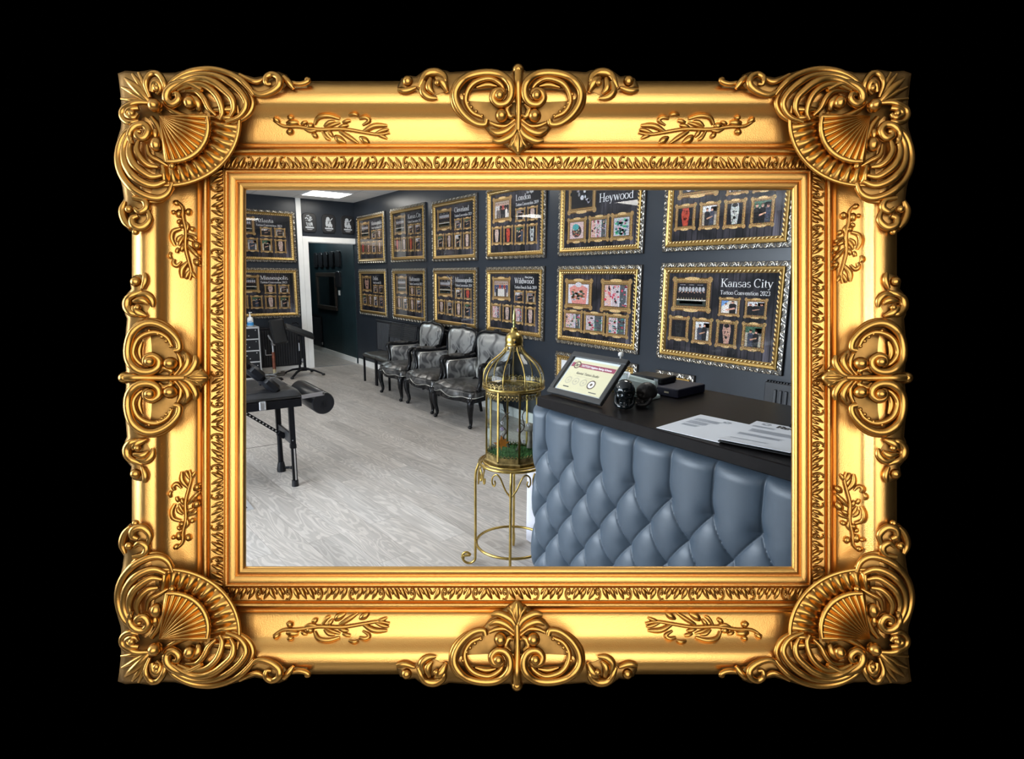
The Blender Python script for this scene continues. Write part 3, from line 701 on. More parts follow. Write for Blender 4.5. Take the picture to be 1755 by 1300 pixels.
def moulding_meshes(W, Hh):
    if (W, Hh) in MOULD_CACHE: return MOULD_CACHE[(W, Hh)]
    # local: x across, z up from the bottom edge, -y to the viewer
    def sweep(prof):
        mb = MB(); n = len(prof)
        for c in range(4):
            vs = []
            for (t, h) in prof:
                cs = ((-W/2+t, t), (W/2-t, t), (W/2-t, Hh-t), (-W/2+t, Hh-t))
                for q in (cs[c], cs[(c+1) % 4]): vs.append((q[0], -h, q[1]))
            mb.add(vs, [(2*i, 2*i+1, 2*i+3, 2*i+2) for i in range(n-1)])
        return mb
    outer = sweep([(0, .001), (0, .016), (.003, .020), (.012, .022), (.028, .022), (.034, .020), (.036, .010)])
    inner = sweep([(.0345, .010), (.0345, .026), (.038, .031), (.044, .033), (.052, .031), (.062, .024), (.070, .017), (.0765, .012), (.0765, .004)])
    scroll = MB(); rope = MB()
    sp = [(.13*math.cos(a)*r, .13*math.sin(a)*r) for a, r in [(math.radians(250-50*i), .35+.33*i) for i in range(8)]]
    def edge(c, t):
        return [((-W/2+t, t), (1, 0)), ((W/2-t, t), (0, 1)), ((W/2-t, Hh-t), (-1, 0)), ((-W/2+t, Hh-t), (0, -1))][c]
    for c in range(4):
        L0 = W if c % 2 == 0 else Hh
        (o, d) = edge(c, .018); nn = (-d[1], d[0]); L = L0-.036; k = max(3, round(L/.046)); p = L/k
        for i in range(k):
            def q(u, v): return (o[0]+d[0]*(i+.5+u)*p+nn[0]*v*.034, -.0235, o[1]+d[1]*(i+.5+u)*p+nn[1]*v*.034)
            sg = 1 if i % 2 == 0 else -1
            scroll.tube([q(u*.95, v*.98*sg) for (u, v) in [(-.5, .36), (-.36, .02), (-.15, -.33), (.12, -.36), (.3, -.12), (.2, .14), (.02, .16), (-.03, -.02), (.07, -.06)]], [.0016, .0034, .0042, .0040, .0034, .003, .0028, .0026, .0022], n=5, up=(0, -1, 0), flat=.9)
            scroll.tube([q(.1, sg*.42), q(.32, sg*.3), q(.48, sg*.38)], [.0018, .0042, .002], n=5, up=(0, -1, 0), flat=.8)
        (o, d) = edge(c, .064); nn = (-d[1], d[0]); L = L0-.128; k = round(L/.030); p = L/k
        for i in range(k):
            def q(u, v): return (o[0]+d[0]*(i+.5+u)*p+nn[0]*v, -.0245, o[1]+d[1]*(i+.5+u)*p+nn[1]*v)
            rope.tube([q(-.42, -.009), q(-.12, -.003), q(.12, .003), q(.42, .009)], [.0022, .0078, .0078, .0022], n=6, up=(0, -1, 0), flat=.95)
    r = (mesh_of('outer_moulding', outer, DARKBACK, 30), mesh_of('scrollwork', scroll, ANTIQUE, 60), mesh_of('gold_moulding', inner, FGOLD, 30), mesh_of('rope_beading', rope, ROPEM, 60))
    MOULD_CACHE[(W, Hh)] = r; return r
def framed(name, label, cat, loc, rz, W, Hh, group):
    t = thing(name, label, cat, loc, rz, group); a, b, c, d = moulding_meshes(W, Hh)
    o = obj('outer_moulding', a, None, t); obj('scrollwork', b, None, o); g = obj('gold_moulding', c, None, t); obj('rope_beading', d, None, g)
    return t

SKIN = [(.55, .30, .22), (.62, .36, .27), (.45, .25, .18)]
class Print:
    def __init__(s, W, Hh, seed):
        s.W, s.H = W-.15, Hh-.15; s.z0 = .075; s.mb = MB(); s.rnd = random.Random(seed); s.lay = 0
        s.mb.quad([s.P(0, 0), s.P(0, 1), s.P(1, 1), s.P(1, 0)], 0, (0, 0, 0)); s.lay = 1
    def P(s, u, v): return ((u-.5)*s.W, -.0060-.00004*s.lay, s.z0+(1-v)*s.H)
    def up(s): s.lay += 1
    def poly(s, uv, col, mi=1): s.mb.quad([s.P(*q) for q in uv][::-1], mi, col)
    def rect(s, u0, v0, u1, v1, col): s.poly([(u0, v0), (u1, v0), (u1, v1), (u0, v1)], col)
    def ell(s, u, v, ru, rv, col, n=10): s.poly([(u+ru*math.cos(2*PI*i/n), v+rv*math.sin(2*PI*i/n)) for i in range(n)], col)
    def mini(s, u0, v0, u1, v1, kind):
        """a printed gilt frame with its photo"""
        du, dv = (u1-u0), (v1-v0); f = .085*min(du*s.W, dv*s.H*1.05); bu, bv = f/s.W, f/s.H
        s.up()
        cols = [(.08, .042, .015), (.26, .155, .055), (.46, .30, .12), (.17, .095, .034), (.33, .205, .08), (.08, .045, .018)]
        n = len(cols)
        for i, c in enumerate(cols):
            a, b = i/n*1.9, (i+1)/n*1.9
            for (q) in (((u0+bu*a, v0+bv*a), (u1-bu*a, v0+bv*a), (u1-bu*b, v0+bv*b), (u0+bu*b, v0+bv*b)), ((u1-bu*a, v0+bv*a), (u1-bu*a, v1-bv*a), (u1-bu*b, v1-bv*b), (u1-bu*b, v0+bv*b)),
                        ((u1-bu*a, v1-bv*a), (u0+bu*a, v1-bv*a), (u0+bu*b, v1-bv*b), (u1-bu*b, v1-bv*b)), ((u0+bu*a, v1-bv*a), (u0+bu*a, v0+bv*a), (u0+bu*b, v0+bv*b), (u0+bu*b, v1-bv*b))): s.poly(q, c)
        s.up()
        for (cu, cv) in ((u0, v0), (u1, v0), (u0, v1), (u1, v1)):
            s.ell(cu+(bu*.6 if cu == u0 else -bu*.6), cv+(bv*.6 if cv == v0 else -bv*.6), bu*1.0, bv*1.0, (.34, .22, .09), 8)
        for q in (((u0+u1)/2, v0+bv*.3), ((u0+u1)/2, v1-bv*.3)): s.ell(q[0], q[1], du*.2, bv*.55, (.60, .42, .20), 10)
        a, b, c, d = u0+bu*1.9, v0+bv*1.9, u1-bu*1.9, v1-bv*1.9
        s.up(); s.photo(a, b, c, d, kind)
    def person(s, u, v0, v1, w, shirt, skin):
        h = v1-v0; ar = s.W/s.H
        s.poly([(u-w*.42, v0+h*.30), (u-w*.2, v0+h*.2), (u+w*.2, v0+h*.2), (u+w*.42, v0+h*.30), (u+w*.36, v1), (u-w*.36, v1)], shirt)
        s.ell(u, v0+h*.1, w*.19, h*.11, skin, 10); s.poly([(u-w*.2, v0+h*.08), (u-w*.12, v0), (u+w*.12, v0), (u+w*.2, v0+h*.08)], (.03, .02, .018))
    def photo(s, a, b, c, d, kind):
        r = s.rnd; w, h = c-a, d-b
        if kind == 'group':
            s.rect(a, b, c, d, (.012, .012, .016)); s.up()
            for i in range(8): s.ell(a+w*(.1+.8*i/7), b+h*.27, w*.05, h*.12, (.42, .42, .46))
            for i in range(3): s.rect(a+w*(.1+.3*i), b+h*.06, a+w*(.28+.3*i), b+h*.075, (.5, .5, .55))
            s.up()
            for i in range(9): s.person(a+w*(.07+.86*i/8), b+h*(.34+.03*(i % 2)), b+h*.72, w*.12, (.015, .012, .014), r.choice(SKIN))
            s.up(); s.rect(a, b+h*.72, c, b+h*.77, (.62, .60, .56)); s.rect(a, b+h*.77, c, d, (.03, .04, .035))
            for i in range(10): s.rect(a+w*(.06+.09*i), b+h*.64, a+w*(.075+.09*i), b+h*.73, (.45, .38, .2))
            s.rect(a+w*.1, b+h*.8, c-w*.1, b+h*.92, (.16, .17, .16))
        elif kind == 'team':
            s.rect(a, b, c, d, (.35, .28, .24)); s.up(); s.rect(a, b+h*.62, c, d, (.5, .46, .42)); s.up()
            for i in range(6): s.person(a+w*(.1+.8*i/5), b+h*.12, b+h*.75, w*.2, r.choice([(.02, .02, .025), (.3, .05, .05), (.5, .5, .52), (.05, .07, .15)]), r.choice(SKIN))
            s.up()
            for i in range(5): s.person(a+w*(.18+.64*i/4), b+h*.38, d, w*.2, r.choice([(.02, .02, .025), (.12, .1, .1), (.6, .58, .56)]), r.choice(SKIN))
        elif kind in ('pair', 'trio'):
            s.rect(a, b, c, d, r.choice([(.5, .45, .36), (.38, .34, .28), (.55, .53, .5)])); s.up()
            s.rect(a, b, c, b+h*.3, r.choice([(.05, .12, .08), (.2, .2, .22), (.6, .62, .66)])); s.rect(a+w*.6, b+h*.05, c, b+h*.45, (.12, .11, .1)); s.up()
            k = 2 if kind == 'pair' else 3
            for i in range(k): s.person(a+w*(.5+(i-(k-1)/2)*.34), b+h*(.08+.1*r.random()), d, w*.46, r.choice([(.012, .012, .014), (.02, .02, .025), (.05, .06, .09)]), r.choice(SKIN))
            s.up(); s.poly([(a+w*.3, b+h*.62), (a+w*.72, b+h*.52), (a+w*.74, b+h*.58), (a+w*.32, b+h*.7)], r.choice(SKIN))
        elif kind == 'bench':
            s.rect(a, b, c, d, (.6, .57, .53)); s.up(); s.poly([(a, b), (a+w*.5, b), (a, b+h*.5)], (.15, .3, .6)); s.up()
            s.person(a+w*.72, b+h*.02, d, w*.55, (.012, .012, .014), SKIN[1]); s.person(a+w*.28, b+h*.2, d, w*.4, (.7, .68, .66), SKIN[0]); s.up()
            s.poly([(a+w*.25, b+h*.72), (a+w*.85, b+h*.52), (a+w*.9, b+h*.66), (a+w*.3, b+h*.82)], (.62, .33, .25))
        elif kind in ('limb', 'redlimb', 'greylimb', 'darkface', 'portrait'):
            s.rect(a, b, c, d, (.008, .008, .012)); s.up()
            col = {'limb': (.5, .38, .34), 'redlimb': (.42, .06, .035), 'greylimb': (.42, .45, .45), 'darkface': (.02, .02, .022), 'portrait': (.45, .27, .22)}[kind]
            s.poly([(a+w*.28, b), (a+w*.72, b), (a+w*.8, b+h*.3), (a+w*.7, d), (a+w*.36, d), (a+w*.22, b+h*.35)], col); s.up()
            for i in range(16):
                u, v = a+w*(.32+.36*r.random()), b+h*(.05+.9*r.random()); k = .3+1.0*r.random()
                s.ell(u, v, w*(.03+.09*r.random()), h*(.02+.05*r.random()), tuple(min(1, x*k) for x in col), 7)
            if kind in ('portrait', 'darkface', 'greylimb'):
                s.up()
                for (x, y, rx, ry) in ((.4, .4, .06, .03), (.6, .4, .06, .03), (.5, .68, .1, .07), (.5, .08, .2, .1)): s.ell(a+w*x, b+h*y, w*rx, h*ry, (.012, .01, .01))
        elif kind in ('sleeves', 'flowers', 'reds'):
            s.rect(a, b, c, d, (.55, .55, .60)); s.up(); k = 3 if kind != 'flowers' else 2
            for j in range(k):
                x0, x1 = a+w*(j+.06)/k, a+w*(j+.9)/k
                s.poly([(x0, b), (x1, b), (x1, d), (x0, d)], [(.62, .40, .36), (.50, .42, .44), (.08, .09, .10)][(j+(kind == 'flowers')) % 3]); s.up()
                for i in range(16):
                    pal = {'sleeves': [(.12, .30, .16), (.45, .08, .15), (.05, .08, .07), (.45, .35, .55), (.6, .35, .25)], 'flowers': [(.02, .18, .2), (.4, .05, .08), (.1, .3, .15), (.05, .05, .06)], 'reds': [(.55, .05, .09), (.62, .12, .16), (.5, .5, .62), (.1, .1, .12)]}[kind]
                    s.ell(x0+(x1-x0)*r.random(), b+h*(.05+.9*r.random()), w/k*(.06+.16*r.random()), h*(.02+.06*r.random()), r.choice(pal), 7)
        elif kind == 'bust':
            s.rect(a, b, c, d, (.62, .60, .66)); s.up()
            s.poly([(a+w*.05, b+h*.2), (a+w*.3, b+h*.05), (a+w*.7, b+h*.05), (a+w*.95, b+h*.2), (a+w*.88, d), (a+w*.2, d)], (.62, .25, .22)); s.up()
            for i in range(34): s.ell(a+w*(.2+.6*r.random()), b+h*(.3+.5*r.random()), w*.07, h*.05, r.choice([(.25, .12, .06), (.08, .10, .07), (.4, .16, .08), (.5, .48, .5), (.1, .2, .14)]), 7)
            s.ell(a+w*.5, b+h*.02, w*.16, h*.13, (.55, .55, .6))
        elif kind == 'bw':
            s.rect(a, b, c, d, (.012, .012, .014)); s.up()
            for i in range(14): s.ell(a+w*r.random(), b+h*(.1+.7*r.random()), w*(.03+.09*r.random()), h*(.04+.1*r.random()), r.choice([(.6, .62, .68), (.25, .25, .28), (.012, .012, .014), (.012, .012, .014)]), 6)
        elif kind == 'show':
            s.rect(a, b, c, d, (.03, .035, .05)); s.up()
            for j in range(5): s.rect(a+w*.03, b+h*(.08+.18*j), c-w*.03, b+h*(.13+.18*j), [(.6, .55, .1), (.1, .13, .2), (.6, .62, .66)][j % 3])
            s.up(); s.rect(a+w*.4, b+h*.72, a+w*.54, b+h*.98, (.72, .58, .02)); s.ell(a+w*.2, b+h*.88, w*.1, h*.1, (.6, .6, .66))
        elif kind == 'creature':
            s.rect(a, b, c, d, (.58, .44, .44)); s.up(); s.ell(a+w*.5, b+h*.55, w*.36, h*.38, (.07, .05, .05)); s.up(); s.ell(a+w*.42, b+h*.3, w*.24, h*.2, (.08, .34, .36))
            s.up()
            for i in range(12): s.ell(a+w*(.25+.5*r.random()), b+h*(.4+.4*r.random()), w*.06, h*.05, r.choice([(.4, .12, .08), (.25, .2, .1), (.5, .45, .4)]), 6)
        elif kind == 'jade':
            s.rect(a, b, c, d, (.45, .45, .5)); s.up()
            for i in range(40): s.ell(a+w*(.1+.8*r.random()), b+h*(.08+.85*r.random()), w*.09, h*.07, r.choice([(.08, .45, .25), (.05, .15, .16), (.5, .25, .32), (.12, .2, .3), (.3, .55, .45)]), 7)
LAY_STD = [(.045, .06, .428, .48), (.507, .29, .695, .51), (.735, .29, .92, .515), (.024, .55, .235, .865), (.270, .555, .463, .875), (.498, .56, .690, .885), (.728, .565, .922, .89)]
LAY_TWO = [(.035, .08, .44, .54), (.565, .08, .955, .55), (.022, .57, .313, .91), (.33, .575, .634, .915), (.649, .58, .938, .925)]
LAY_HEY = [(.047, .03, .45, .50), (.045, .565, .328, .93), (.358, .565, .642, .93), (.662, .565, .938, .935)]
def poster(label, loc, rz, W, Hh, title, sub, kinds, lay=LAY_STD, seed=1, script=None, tpos=(.513, .165), twid=.44, th=.088):
    t = framed('framed_poster', label, 'poster', loc, rz, W, Hh, 'gilt framed convention posters')
    p = Print(W, Hh, seed)
    for q, k in zip(lay, kinds): p.mini(*q, k)
    o = obj('print', p.mb, [PLANKS, INK], t, 0)
    if title:
        p.lay = 30; L = MB()
        def place(u0, v0): return lambda x, y: (lambda a: (a[0]+x, a[1], a[2]+y))(p.P(u0, v0))
        hh = th*p.H
        w1 = serif_text(L, title, hh*1.08, place(*tpos), weight=1.05, maxw=twid*p.W, stretch=1.0)
        serif_text(L, sub, hh*.56, place(tpos[0], tpos[1]+.090), weight=1.1, maxw=twid*p.W*.96)
        if script:
            vs, fs = text_mesh(script, hh*.62, shear=.35); b = p.P(tpos[0]+.20, tpos[1]-.09); L.add([(b[0]+v[0]*.85, b[1]-.0004, b[2]+v[1]) for v in vs], fs)
        obj('lettering', L, INKWHITE, t, 0)
    obj('glass', MB().box((0, -.0105, Hh/2), (W-.1505, .002, Hh-.1505)), GLASS, t, 0)
    return t
RZ = -PI/2
K = ['group', 'bench', 'trio', 'darkface', 'pair', 'portrait', 'pair']
def rp(label, y0, y1, z0, z1, *a, **k):      # on the right wall; y0 = far edge, y1 = near edge
    return poster(label, (XW-.001, (y0+y1)/2, z0), RZ, round(abs(y0-y1), 2), round(z1-z0, 2), *a, **k)
LO, LO1, UP, UP1 = .877, 1.617, 1.703, 2.46
TC = 'Tattoo Convention '
rp('gilt framed Minneapolis poster in the upper row, nearest the doorway', 9.34, 8.22, UP, UP1, 'Minneapolis', TC+'2023', ['group', 'pair', 'limb', 'redlimb', 'portrait', 'pair', 'limb'], seed=2)
rp('gilt framed Kansas City poster in the upper row above Baltimore', 8.02, 6.92, UP, UP1, 'Kansas City', TC+'2022', ['group', 'pair', 'trio', 'redlimb', 'limb', 'redlimb', 'trio'], seed=3)
rp('gilt framed Cleveland Tattoo Convention 2024 poster in the upper row', 6.73, 5.65, UP-.012, 2.443, 'Cleveland', TC+'2024', ['group', 'pair', 'trio', 'pair', 'limb', 'pair', 'limb'], seed=4)
rp('gilt framed London poster in the upper row with a lamp reflected in its glass', 5.463, 4.41, UP-.008, 2.45, 'London', TC+'2019', ['team', 'pair', 'limb', 'limb', 'redlimb', 'trio', 'greylimb'], seed=5, script='Star Night')
rp('gilt framed Heywood poster in the upper row with three tattoo photos below', 4.222, 3.175, UP, 2.45, 'Heywood', '', ['bw', 'creature', 'sleeves', 'jade'], LAY_HEY, seed=6, tpos=(.495, .385), twid=.455, th=.11)
rp('gilt framed poster in the upper row nearest the viewer, cut off at the right', 2.98, 1.95, UP+.004, 2.45, '', '', ['show', 'team', 'trio', 'redlimb', 'pair', 'greylimb', 'trio'], seed=7)
rp('gilt framed Dallas poster in the lower row, nearest the doorway', 9.34, 8.21, LO, LO1, 'Dallas', TC+'2023', ['portrait', 'pair', 'trio', 'pair', 'limb', 'pair', 'trio'], seed=8, twid=.34)
rp('gilt framed Baltimore poster in the lower row', 8.005, 6.928, LO, LO1, 'Baltimore', TC+'2023', ['group', 'limb', 'pair', 'limb', 'pair', 'limb', 'trio'], seed=9)
rp('gilt framed Minneapolis Tattoo Convention 2024 poster in the lower row below Cleveland', 6.726, 5.642, LO, LO1, 'Minneapolis', TC+'2024', ['group', 'pair', 'redlimb', 'limb', 'pair', 'limb', 'trio'], seed=10)
rp('gilt framed Wildwood Tattoo Beach Bash 2019 poster in the lower row', 5.466, 4.42, LO, LO1, 'Wildwood', 'Tattoo Beach Bash 2019', ['team', 'trio', 'pair', 'reds', 'limb', 'reds', 'limb'], seed=11, script='New Jersey')
rp('gilt framed poster of five tattoo photos without a title, below Heywood', 4.224, 3.172, LO+.008, LO1, '', '', ['bust', 'reds', 'sleeves', 'flowers', 'flowers'], LAY_TWO, seed=12)
rp('large gilt framed Kansas City Tattoo Convention 2023 poster above the reception desk', 2.98, 1.94, LO+.008, LO1+.005, 'Kansas City', TC+'2023', K, seed=13)
poster('gilt framed Atlanta poster on the back wall, above Minneapolis', (2.10, YB-.001, 1.703), 0, 1.05, .78, 'Atlanta', TC+'2023', ['group', 'trio', 'pair', 'reds', 'pair', 'pair', 'limb'], seed=14, tpos=(.445, .175), twid=.44)
poster('gilt framed Minneapolis poster on the back wall, above the drawer cabinet', (2.11, YB-.001, .84), 0, 1.05, .775, 'Minneapolis', TC+'2023', ['group', 'limb', 'pair', 'trio', 'trio', 'limb', 'pair'], seed=15, tpos=(.445, .165), twid=.46)
# small white prints in the same kind of frame, lower down
for (y0, y1, z0, z1, lab) in ((4.224, 3.173, .115, .803, 'gilt framed white print low on the wall behind the certificate'), (2.981, 2.609, .27, .79, 'narrow gilt framed white print low on the wall behind the card terminal')):
    W, Hh = round(y0-y1, 2), round(z1-z0, 2)
    t = framed('framed_print', lab, 'picture', (XW-.001, (y0+y1)/2, z0), RZ, W, Hh, 'gilt framed white prints')
    obj('print', MB().box((0, -.004, Hh/2), (W-.151, .004, Hh-.151)), mat('cream_print_paper', (.74, .74, .75), .6, 0, .2, var=.04, vscale=14), t, 0)
    obj('glass', MB().box((0, -.0105, Hh/2), (W-.1505, .002, Hh-.1505)), GLASS, t, 0)

# ---------------------------------------------------------------- black plaques with white drawings over the doorway
def plaque_poly(w, h):
    return [(-w*.36, -h*.5), (w*.36, -h*.5), (w*.43, -h*.46), (w*.44, -h*.40), (w*.5, -h*.34), (w*.5, h*.34), (w*.44, h*.38), (w*.42, h*.44), (w*.30, h*.485), (0, h*.5), (-w*.30, h*.485), (-w*.42, h*.44), (-w*.44, h*.38), (-w*.5, h*.34), (-w*.5, -h*.34), (-w*.44, -h*.40), (-w*.43, -h*.46)]
PLAQ = mat('black_slate', (.016, .016, .018), .38, bmp=.15, bscale=60)
CHALK = mat('white_engraving', (.46, .48, .50), .7)
XZ = ((1, 0, 0), (0, 0, 1), (0, -1, 0))
for i, (x, lab) in enumerate(((2.85, 'black plaque with a pale round drawing, nearest the white post'), (3.16, 'black plaque with a white sitting figure, between two others over the doorway'), (3.474, 'black plaque with a white figure, nearest the room corner'))):
    w, h = .222, .298
    t = thing('engraved_plaque', lab, 'plaque', (x, YB-.0005, 2.187), 0, 'engraved black plaques over the doorway')
    obj('board', MB().prism([(px, py+h/2) for px, py in plaque_poly(w, h)], 0, .022, .006, axes=XZ), PLAQ, t, 30)
    e = MB(); rnd = random.Random(40+min(i, 1)); zc = h/2
    def pl(x, y): return (x, -.0226-.00003*len(e.f), zc+y)
    def blob(cx, cy, rx, ry, n=9): e.quad([pl(cx+rx*math.cos(-2*PI*k/n), cy+ry*math.sin(-2*PI*k/n)) for k in range(n)])
    def line(pts, wd):
        for (a, b) in zip(pts, pts[1:]):
            dx, dy = b[0]-a[0], b[1]-a[1]; l = math.hypot(dx, dy) or 1; nx, ny = -dy/l*wd, dx/l*wd
            e.quad([pl(a[0]+nx, a[1]+ny), pl(a[0]-nx, a[1]-ny), pl(b[0]-nx, b[1]-ny), pl(b[0]+nx, b[1]+ny)])
    if i == 0:
        for k in range(26): a = rnd.random()*2*PI; r_ = .052*rnd.random()**.5; blob(r_*math.cos(a)-.008, .055+r_*math.sin(a)*1.1, .008+.006*rnd.random(), .006+.006*rnd.random(), 6)
        for k in range(18): line([(-.055+.11*rnd.random(), -.06+.07*rnd.random()), (-.055+.11*rnd.random(), -.06+.07*rnd.random())], .002)
        blob(.035, -.02, .014, .026)
    else:
        blob(-.012, .075, .03, .03); blob(-.03, .05, .018, .02); blob(-.035, .0, .02, .05); blob(.022, .0, .016, .045); blob(.0, -.03, .02, .03); blob(.04, -.03, .016, .03)
        line([(.012, .05), (.045, .065), (.062, .09)], .006)
        for k in range(14): line([(-.055+.11*rnd.random(), -.05+.12*rnd.random()), (-.055+.11*rnd.random(), -.05+.12*rnd.random())], .0017)
    line([(-.065, -.075), (.068, -.077)], .011); line([(-.045, -.103), (.045, -.104)], .003); line([(-.03, -.112), (.03, -.113)], .002)
    obj('engraving', e, CHALK, t, 0)

# ================================================================ HALLWAY
for i, (y, z0) in enumerate(((10.30, 1.66), (10.635, 1.66), (10.955, 1.66), (11.265, 1.66), (11.58, 1.66), (10.33, 1.30))):
    nm = ['nearest the doorway', 'second from the doorway', 'middle one of the row of five', 'fourth from the doorway', 'farthest down the hallway', 'alone below the row, above the light switch'][i]
    o = obj('wall_plaque', MB().prism([(px, py+.145) for px, py in plaque_poly(.225, .29)], 0, .035, .008, axes=XZ), PLAQ, None, 30, (XW-.0125, y, z0), (0, 0, RZ))
    tag(o, 'dark blank plaque on the hallway wall, '+nm, 'plaque', 'dark plaques on the hallway wall')
t = thing('wall_mirror', 'black framed mirror on the hallway wall', 'mirror', (XW-.0125, 11.03, .865), RZ)
f = MB(); W, Hh = 1.16, .70
for (cx, cz, dx, dz) in ((0, .04, W, .08), (0, Hh-.04, W, .08), (-W/2+.04, Hh/2, .08, Hh-.16), (W/2-.04, Hh/2, .08, Hh-.16)): f.box((cx, -.016, cz), (dx, .032, dz), bev=.008)
obj('mirror_frame', f, mat('dark_bronze_frame', (.05, .038, .03), .35), t, 30)
obj('mirror_glass', MB().box((0, -.006, Hh/2), (W-.161, .006, Hh-.161)), mat('mirror_silvering', (.55, .62, .64), .05, 1.0), t, 0)
t = thing('light_switch', 'white light switch on the hallway wall', 'switch', (XW-.0125, 10.34, 1.155), RZ)
obj('switch_plate', MB().box((0, -.005, .045), (.085, .01, .09), bev=.003), WHITE, t, 30); obj('rocker', MB().box((0, -.012, .045), (.03, .006, .05)), WHITE, t, 0)
hl = bpy.data.lights.new('hall_fill', 'POINT'); hl.energy = 22; hl.color = (.8, .95, 1); hl.shadow_soft_size = .15  # unseen fill light added to lift the dark hallway
ho = bpy.data.objects.new('hall_fill', hl); COL.objects.link(ho); ho.location = (3.0, 11.2, 2.4)

# ================================================================ RADIATORS
RADM = mat('black_radiator_enamel', (.012, .013, .017), .36)
RADF = mat('charcoal_radiator_front', (.030, .032, .037), .42)
def radiator(label, loc, rz, W, Hh, legs=True, ribs=True):
    t = thing('radiator', label, 'radiator', loc, rz, 'black radiators')
    obj('radiator_body', MB().box((0, -.024, Hh/2), (W, .028, Hh), bev=.006), RADM, t, 30)
    f = MB(); x0, x1 = -W/2+.06, W/2-.02
    n = int((x1-x0)/.036)
    for i in range(n):
        x = x0+(i+.5)*(x1-x0)/n; f.box((x, -.0425, Hh/2-.01), (.024, .009, Hh-.07), bev=.004)
    obj('ribbed_front', f, RADF, t, 30)
    g = MB()
    for i in range(int(W/.02)): g.box((-W/2+.012+i*.02, -.024, Hh+.004), (.008, .028, .008))
    obj('top_grille', g, RADM, t, 0)
    v = MB().cyl((W/2+.02, -.024, .05), (W/2+.02, -.024, .10), .012); v.cyl((W/2-.01, -.024, .075), (W/2+.02, -.024, .075), .008)
    obj('valve', v, SILVER, t, 40)
    b = MB()
    for x in (-W*.35, W*.35): b.box((x, -.0052, Hh*.5), (.04, .0096, Hh*.5))
    obj('bracket', b, RADM, t, 0)
    return t
radiator('black radiator on the right wall behind the slatted chairs', (XW-.0005, 7.83, .345), RZ, 1.62, .49)
radiator('black radiator behind the middle armchair', (XW-.0005, 5.98, .12), RZ, 1.15, .72)
radiator('black radiator at the right edge, below the large Kansas City poster', (XW-.0005, 1.52, .12), RZ, 1.04, .72)
radiator('black radiator on the back wall below Minneapolis, behind the padded stands', (2.24, YB-.018, .07), 0, .72, .62)
t = radiator('black radiator in the hallway, partly behind the door trim', (XW-.0125, 11.78, .10), RZ, .74, .62)

# ================================================================ BLACK AND SILVER ARMCHAIRS
def damask(name, dark, light, scale):
    m, t, b = new_mat(name); v = coords(t)
    n = noise(t, v, scale, 1.5, .8); k = t.nodes.new('ShaderNodeMath'); k.operation = 'MULTIPLY'; k.inputs[1].default_value = 34; t.links.new(n.outputs['Fac'], k.inputs[0])
    w = t.nodes.new('ShaderNodeMath'); w.operation = 'SINE'; t.links.new(k.outputs[0], w.inputs[0])
    n2 = noise(t, v, scale*.7, 2)
    x = t.nodes.new('ShaderNodeMath'); x.operation = 'MULTIPLY_ADD'; x.inputs[1].default_value = .10; t.links.new(w.outputs[0], x.inputs[0]); t.links.new(n2.outputs['Fac'], x.inputs[2])
    t.links.new(ramp(t, x.outputs[0], [(.34, dark), (.48, tuple((a+c)/2 for a, c in zip(dark, light))), (.60, light)]), b.inputs['Base Color'])
    b.inputs['Metallic'].default_value = .55; b.inputs['Roughness'].default_value = .30
    bump(t, b, n.outputs['Fac'], .25, .006); return m
DAM = damask('silver_damask_leather', (.10, .10, .105), (.42, .42, .41), 6); DAMD = damask('dark_damask_leather', (.045, .044, .043), (.16, .155, .15), 5)
PIPING = mat('silver_nailhead_piping', (.70, .69, .65), .3, .9)
